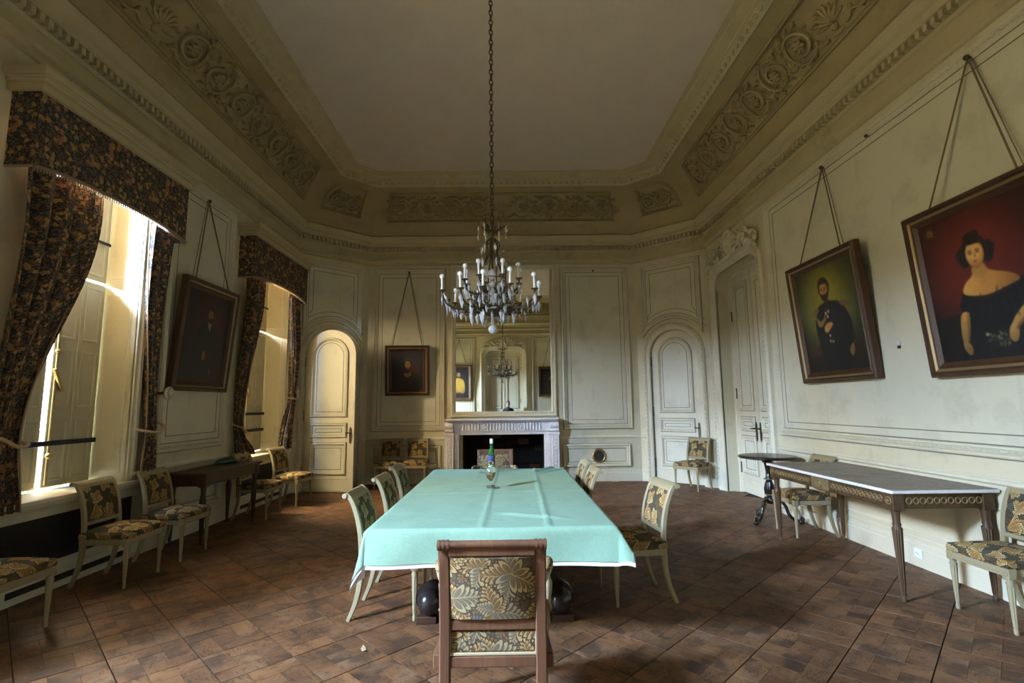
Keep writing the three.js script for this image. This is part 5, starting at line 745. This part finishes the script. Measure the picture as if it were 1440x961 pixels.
// ================================================================ CHANDELIER
{
  const t = thing('chandelier', 'bronze and crystal chandelier with white candle bulbs hanging on a long chain', 'chandelier', [-0.13, 0, -4.65]);
  const link = new THREE.TorusGeometry(0.024, 0.0068, 5, 12).scale(0.75, 1.35, 1), lp = 0.0535, n = Math.floor((HC - 3.2) / lp);
  for (let k = 0; k < n; k++) { const m = put('chain_link', link, mat.bronze, t); m.position.y = 3.215 + k * lp; m.rotation.y = k % 2 ? PI / 2 + 0.3 : 0.3; }
  put('ceiling_rose', lathe([[0.005, 5.55], [0.03, 5.56], [0.045, 5.585], [0.07, 5.60], [0.075, 5.625], [0, 5.628]], 20), mat.bronze, t);
  put('stem', lathe([[0, 3.20], [0.012, 3.19], [0.02, 3.16], [0.01, 3.14], [0.012, 3.08], [0.024, 3.06], [0.01, 3.03], [0.009, 2.90], [0.02, 2.88], [0.009, 2.86], [0.009, 2.62]], 14), mat.bronze, t);
  put('glass_column', lathe([[0.012, 2.72], [0.035, 2.70], [0.045, 2.66], [0.03, 2.62], [0.015, 2.60], [0.05, 2.57], [0.06, 2.53], [0.03, 2.49], [0.02, 2.46], [0.055, 2.43], [0.07, 2.38], [0.045, 2.33], [0.02, 2.30]], 14), mat.crystal, t);
  put('centre_bowl', lathe([[0, 2.26], [0.05, 2.265], [0.10, 2.29], [0.115, 2.315], [0.10, 2.325], [0.03, 2.31]], 20), mat.bronze, t);
  put('bottom_ball', [ball(0.042, 14, 10).translate(0, 2.145, 0), lathe([[0.012, 2.19], [0.02, 2.2], [0.012, 2.26]], 10)], mat.crystal, t, 'faceted crystal ball');
  for (let k = 0; k < 3; k++) put('cage_ring', at(new THREE.TorusGeometry([0.20, 0.125, 0.06][k], 0.006, 6, 40), 0, [2.33, 2.62, 2.98][k], 0, PI / 2), mat.bronze, t);
  const drop = (s) => { const g = new THREE.CylinderGeometry(0.018 * s, 0.0, 0.055 * s, 6, 1); const h = new THREE.CylinderGeometry(0.002, 0.018 * s, 0.028 * s, 6, 1); return M([at(g, 0, -0.055 * s, 0), at(h, 0, -0.0135 * s, 0)]).scale(1, 1, 0.55); };
  const pend = drop(1.35), small = drop(0.9), lance = M([at(new THREE.OctahedronGeometry(0.014, 0).scale(1, 3.4, 0.6), 0, -0.048, 0)]), bead = new THREE.OctahedronGeometry(0.009, 1);
  const hang = (g, x, y, z) => { const m = put('crystal_pendant', g, mat.crystal, t); m.position.set(x, y, z); m.rotation.y = rnd() * 6; return m; };
  const candle = lathe([[0.0105, 0], [0.0105, 0.115], [0.006, 0.118], [0, 0.118]], 10), globe = ball(0.0235, 14, 10).translate(0, 0.137, 0), pan = lathe([[0.003, -0.02], [0.01, -0.012], [0.012, 0], [0.03, 0.004], [0.034, 0.012], [0.03, 0.010], [0.01, 0.006]], 14);
  const arm = (a, r, y0, y1, tier, noGlobe, tip = 0) => {
    const ca = Math.cos(a), sa = Math.sin(a), pt = (R, y) => [R * ca, y, R * sa], g = put('arm', M([tube([pt(0.06, y0), pt(r * 0.35, y0 - 0.055), pt(r * 0.68, y0 - 0.06), pt(r * 0.92, y0 - 0.02), pt(r, y1 - 0.02)], 0.0085, 26, 6), tube([pt(r * 0.45, y0 - 0.055), pt(r * 0.55, y0 + 0.01), pt(r * 0.42, y0 + 0.035), pt(r * 0.34, y0 + 0.0)], 0.0055, 18, 5), ...[0.4, 0.6, 0.82].map((k) => at(ball(0.015, 6, 4).scale(1.6, 0.6, 0.8), r * k * ca, y0 - 0.048, r * k * sa, 0, -a, 0.6))]), mat.bronze, t);
    const h = new THREE.Group(); h.name = 'candle_holder'; h.position.set(r * ca, y1, r * sa); h.rotation.z = tip; g.add(h);
    const p = put('drip_pan', pan, mat.bronze, g); p.position.set(r * ca, y1, r * sa); const c = put('candle', candle, mat.candle, g); c.position.copy(p.position); if (tip) c.rotation.z = tip; if (!noGlobe) { const b = put('bulb', globe, mat.globe, g, 'white frosted globe bulb'); b.position.copy(p.position); b.rotation.z = tip; }
    g.remove(h); hang(pend, r * ca, y1 - 0.03, r * sa); hang(pend, (r - 0.05) * Math.cos(a + 0.09), y1 - 0.05, (r - 0.05) * Math.sin(a + 0.09)); hang(small, (r - 0.03) * Math.cos(a - 0.09), y1 - 0.04, (r - 0.03) * Math.sin(a - 0.09)); hang(small, r * 0.7 * ca, y0 - 0.065, r * 0.7 * sa);
  };
  for (let k = 0; k < 12; k++) { const a = k / 12 * 2 * PI + 0.14, lone = k === 6; arm(a, 0.43 + 0.05 * (k % 2), 2.38, 2.43 + 0.02 * (k % 3), 0, lone, lone ? 0.5 : rr(-0.06, 0.06)); }
  for (let k = 0; k < 8; k++) arm(k / 8 * 2 * PI + 0.42, 0.27, 2.53, 2.59, 1, false, rr(-0.06, 0.06));
  for (let k = 0; k < 6; k++) { const a = k / 6 * 2 * PI + 0.2, ca = Math.cos(a), sa = Math.sin(a); put('cage_rib', tube([[0.012 * ca, 3.02, 0.012 * sa], [0.07 * ca, 2.96, 0.07 * sa], [0.055 * ca, 2.84, 0.055 * sa], [0.13 * ca, 2.70, 0.13 * sa], [0.125 * ca, 2.60, 0.125 * sa], [0.20 * ca, 2.42, 0.20 * sa], [0.20 * ca, 2.33, 0.20 * sa], [0.09 * ca, 2.28, 0.09 * sa]], 0.0065, 40, 6), mat.bronze, t); hang(lance, 0.10 * ca, 2.95, 0.10 * sa); hang(pend, 0.13 * ca, 2.80, 0.13 * sa); }
  for (let k = 0; k < 6; k++) { const a = k / 6 * 2 * PI, ca = Math.cos(a), sa = Math.sin(a); put('crown_branch', [tube([[0, 3.10, 0], [0.05 * ca, 3.085, 0.05 * sa], [0.11 * ca, 3.13, 0.11 * sa], [0.135 * ca, 3.16, 0.135 * sa], [0.12 * ca, 3.175, 0.12 * sa]], 0.007, 20, 5), at(ball(0.02, 6, 4).scale(1.5, 0.5, 0.8), 0.07 * ca, 3.115, 0.07 * sa, 0, -a, 0.6)], mat.bronze, t); hang(lance, 0.13 * ca, 3.15, 0.13 * sa); hang(small, 0.13 * ca, 3.06, 0.13 * sa); }
  for (let k = 0; k < 16; k++) { const a = k / 16 * 2 * PI, r = k % 2 ? 0.21 : 0.14; hang(pend, r * Math.cos(a), 2.30, r * Math.sin(a)); hang(k % 2 ? small : pend, r * 1.6 * Math.cos(a + 0.2), 2.37, r * 1.6 * Math.sin(a + 0.2)); }
  for (let k = 0; k < 10; k++) { const a = k / 10 * 2 * PI; hang(pend, 0.10 * Math.cos(a), 2.50 + 0.06 * (k % 2), 0.10 * Math.sin(a)); }
}

// ================================================================ SMALL THINGS
{ const o = thing('wall_socket', 'white round electric socket low on the portrait wall', 'socket', [XR, 0.12, -4.62], -PI / 2); put('plate', rbox(0.082, 0.082, 0.022, 0, 0, 0.034, 0.01, 2), mat.plastic, o); put('well', at(new THREE.TorusGeometry(0.026, 0.004, 6, 24), 0, 0, 0.045), mat.plastic, o); put('contact_hole', [at(cyl(0.004, 0.004, 0.004, 8), -0.01, 0.003, 0.0455, PI / 2), at(cyl(0.004, 0.004, 0.004, 8), 0.01, -0.003, 0.0455, PI / 2)], mat.grille, o); }
{ const o = thing('wall_fitting', 'small dark broken fitting on the wall between the two portraits', 'fitting', [XR, 1.95, -4.62], -PI / 2); put('plate', rbox(0.03, 0.04, 0.014, 0, 0.03, 0.007, 0.004), mat.plastic, o); put('stub', rbox(0.028, 0.026, 0.02, 0, -0.01, 0.01, 0.004), mat.grille, o); }
{ const o = thing('picture_hook', 'empty picture hook on the moulding of the portrait wall', 'hook', [XR, 4.06, -4.72], -PI / 2); put('knob', at(ball(0.018, 8, 6), 0, 0, 0.04), mat.bronze, o); put('nail', at(cyl(0.006, 0.006, 0.04, 6), 0, 0, 0.02, PI / 2), mat.bronze, o); const q = thing('picture_hook', 'empty picture hook at the top of the panel right of the mirror', 'hook', [1.72, 4.08, ZB]); put('knob', at(ball(0.02, 8, 6), 0, 0, 0.04), mat.bronze, q); put('nail', at(cyl(0.006, 0.006, 0.04, 6), 0, 0, 0.02, PI / 2), mat.bronze, q); }
function deadLeaf(x, z, s, label, m = mat.leaf) { const p = [...Array(12)].map((_, i) => { const a = i / 12 * 2 * PI, r = s * (0.6 + 0.4 * Math.cos(a) * Math.cos(a)) * (i % 2 ? 0.75 : 1); return [Math.cos(a) * r, Math.sin(a) * r * 0.6]; }), g = slab(p, 0.002), q = g.attributes.position; g.rotateX(-PI / 2); for (let i = 0; i < q.count; i++) q.setY(i, q.getY(i) + 0.0008 + 6 * q.getX(i) * q.getX(i)); g.computeVertexNormals(); const o = solo('dead_leaf', clean(g), m, label, 'leaf', 'litter on the floor'); o.position.set(x, 0.0008, z); o.rotation.y = rnd() * 6; return o; }
deadLeaf(1.83, -9.62, 0.05, 'dry curled leaf on the floor below the round wall vent'); deadLeaf(-0.88, -3.27, 0.04, 'pale dry leaf on the floor by the low hanging cloth corner', mat.braid); deadLeaf(3.02, -8.05, 0.03, 'small dry leaf on the floor before the tall double door'); deadLeaf(2.35, -7.9, 0.025, 'tiny dry leaf on the open floor between table and double door');
{ const o = thing('cloth_bundle', 'crumpled green cloth on the left side table beside the gathered curtain', 'cloth', [-3.56, 0.762, -6.62]); put('folds', gridGeo(20, 16, (u, v) => { const a = u * 2 * PI, r = 0.13 * Math.sin(v * PI) * (1 + 0.25 * Math.sin(a * 3 + 4 * v)); return [Math.cos(a) * r * 0.8, 0.045 * (1 - Math.cos((1 - v) * PI)) * 0.5 * (1 + 0.3 * Math.sin(a * 5)), Math.sin(a) * r * 1.3]; }), std({ color: L(0.03, 0.12, 0.09), roughness: 0.9 }), o); }

// ================================================================ THE PHOTOGRAPHER, seen in the mirror
{
  const joints = []; const cap = (a, b, r0, r1) => joints.push([a, b, r0, r1]);
  // standing behind the camera, elbows in, hands together at the chest
  cap([0, 0.92, 0], [0, 1.0, 0], 0.145, 0.14); cap([0, 1.0, 0], [0, 1.22, -0.01], 0.13, 0.15); cap([-0.12, 1.25, 0], [0.12, 1.25, 0], 0.085, 0.085); cap([0, 1.25, 0], [0, 1.38, -0.02], 0.06, 0.052);
  for (const s of [-1, 1]) { cap([s * 0.085, 0.9, 0], [s * 0.10, 0.47, -0.015], 0.088, 0.058); cap([s * 0.10, 0.47, -0.015], [s * 0.105, 0.09, 0.02], 0.056, 0.038); cap([s * 0.105, 0.045, 0.03], [s * 0.12, 0.035, -0.15], 0.042, 0.034); cap([s * 0.165, 1.25, 0], [s * 0.205, 1.0, 0.02], 0.054, 0.042); cap([s * 0.205, 1.0, 0.02], [s * 0.08, 1.05, -0.17], 0.04, 0.028); }
  const sd = (p, [a, b, r0, r1]) => { const ba = [b[0] - a[0], b[1] - a[1], b[2] - a[2]], pa = [p[0] - a[0], p[1] - a[1], p[2] - a[2]], h = clamp((pa[0] * ba[0] + pa[1] * ba[1] + pa[2] * ba[2]) / (ba[0] ** 2 + ba[1] ** 2 + ba[2] ** 2), 0, 1); return Math.hypot(pa[0] - ba[0] * h, pa[1] - ba[1] * h, pa[2] - ba[2] * h) - lerp(r0, r1, h); };
  const smin = (a, b, k) => { const h = clamp(0.5 + 0.5 * (b - a) / k, 0, 1); return lerp(b, a, h) - k * h * (1 - h); };
  function march(res, half, c, field) { const mc = new MarchingCubes(res, mat.dark, false, false, 400000); mc.isolation = 0; for (let k = 0; k < res; k++) for (let j = 0; j < res; j++) for (let i = 0; i < res; i++) { const p = [c[0] + (i / (res / 2) - 1) * half, c[1] + (j / (res / 2) - 1) * half, c[2] + (k / (res / 2) - 1) * half]; mc.field[k * res * res + j * res + i] = -field(p); } mc.update(); const g = new THREE.BufferGeometry(), n = mc.count; g.setAttribute('position', new THREE.BufferAttribute(mc.positionArray.slice(0, n * 3), 3)); g.setAttribute('normal', new THREE.BufferAttribute(mc.normalArray.slice(0, n * 3), 3)); g.scale(half, half, half); g.translate(...c); return clean(g); }
  const person = thing('person', 'person in dark clothes standing behind the camera, seen in the mirror', 'person', [0.02, 0, 0.36]);
  const bodyG = march(92, 0.74, [0, 0.70, -0.05], (p) => { let d = 9; for (const j of joints) d = smin(d, sd(p, j), 0.035); return d; });
  const cloth = std({ color: L(0.012, 0.013, 0.018), roughness: 0.9 }), skin = std({ color: L(0.42, 0.26, 0.18), roughness: 0.6 }), hair = std({ color: L(0.015, 0.011, 0.009), roughness: 0.7 });
  put('body', bodyG, cloth, person, 'dark long-sleeved clothing and trousers');
  const head = march(56, 0.16, [0, 1.49, -0.03], (p) => { let d = Math.hypot((p[0]) / 0.072, (p[1] - 1.50) / 0.098, (p[2] + 0.02) / 0.088) * 0.08 - 0.08; d = smin(d, sd(p, [[0, 1.43, -0.06], [0, 1.42, -0.075], 0.036, 0.03]), 0.03); d = smin(d, sd(p, [[0, 1.50, -0.105], [0, 1.475, -0.122], 0.010, 0.014]), 0.012); d = smin(d, sd(p, [[0, 1.36, -0.015], [0, 1.44, -0.02], 0.05, 0.05]), 0.03); for (const s of [-1, 1]) { d = smin(d, sd(p, [[s * 0.074, 1.51, -0.01], [s * 0.074, 1.475, -0.015], 0.012, 0.009]), 0.008); d = Math.max(d, -(Math.hypot(p[0] - s * 0.03, p[1] - 1.50, p[2] + 0.112) - 0.014)); } return d; });
  const hd = put('head', head, skin, person, 'head facing the fireplace'); put('hair', M([at(ball(0.098, 18, 12).scale(0.86, 1.02, 1.0), 0, 1.525, 0.008)]), hair, hd, 'short dark hair'); for (const s of [-1, 1]) put('eye', at(ball(0.011, 10, 8), s * 0.03, 1.50, -0.098), hair, hd);
  put('mouth', at(ball(0.02, 8, 6).scale(1, 0.25, 0.4), 0, 1.445, -0.096), std({ color: L(0.3, 0.10, 0.08), roughness: 0.6 }), hd);
  for (const s of [-1, 1]) { const f = [[s * 0.08, 1.05, -0.17]], bones = [[[s * 0.08, 1.05, -0.17], [s * 0.05, 1.06, -0.225], 0.026, 0.028]]; for (let k = 0; k < 4; k++) { const y = 1.085 - k * 0.019, l = [0.9, 1, 0.95, 0.8][k]; bones.push([[s * 0.055, y, -0.225], [s * 0.035, y, -0.26 - 0.006 * l], 0.0095, 0.009], [[s * 0.035, y, -0.26 - 0.006 * l], [s * 0.008, y, -0.262 - 0.004 * l], 0.009, 0.0075]); } bones.push([[s * 0.07, 1.085, -0.19], [s * 0.045, 1.115, -0.215], 0.012, 0.010], [[s * 0.045, 1.115, -0.215], [s * 0.02, 1.122, -0.23], 0.010, 0.008]);
    put('hand', march(50, 0.085, [s * 0.05, 1.075, -0.215], (p) => { let d = 9; for (const j of bones) d = smin(d, sd(p, j), 0.006); return d; }), skin, person); }
}
renderer.render(scene, camera);
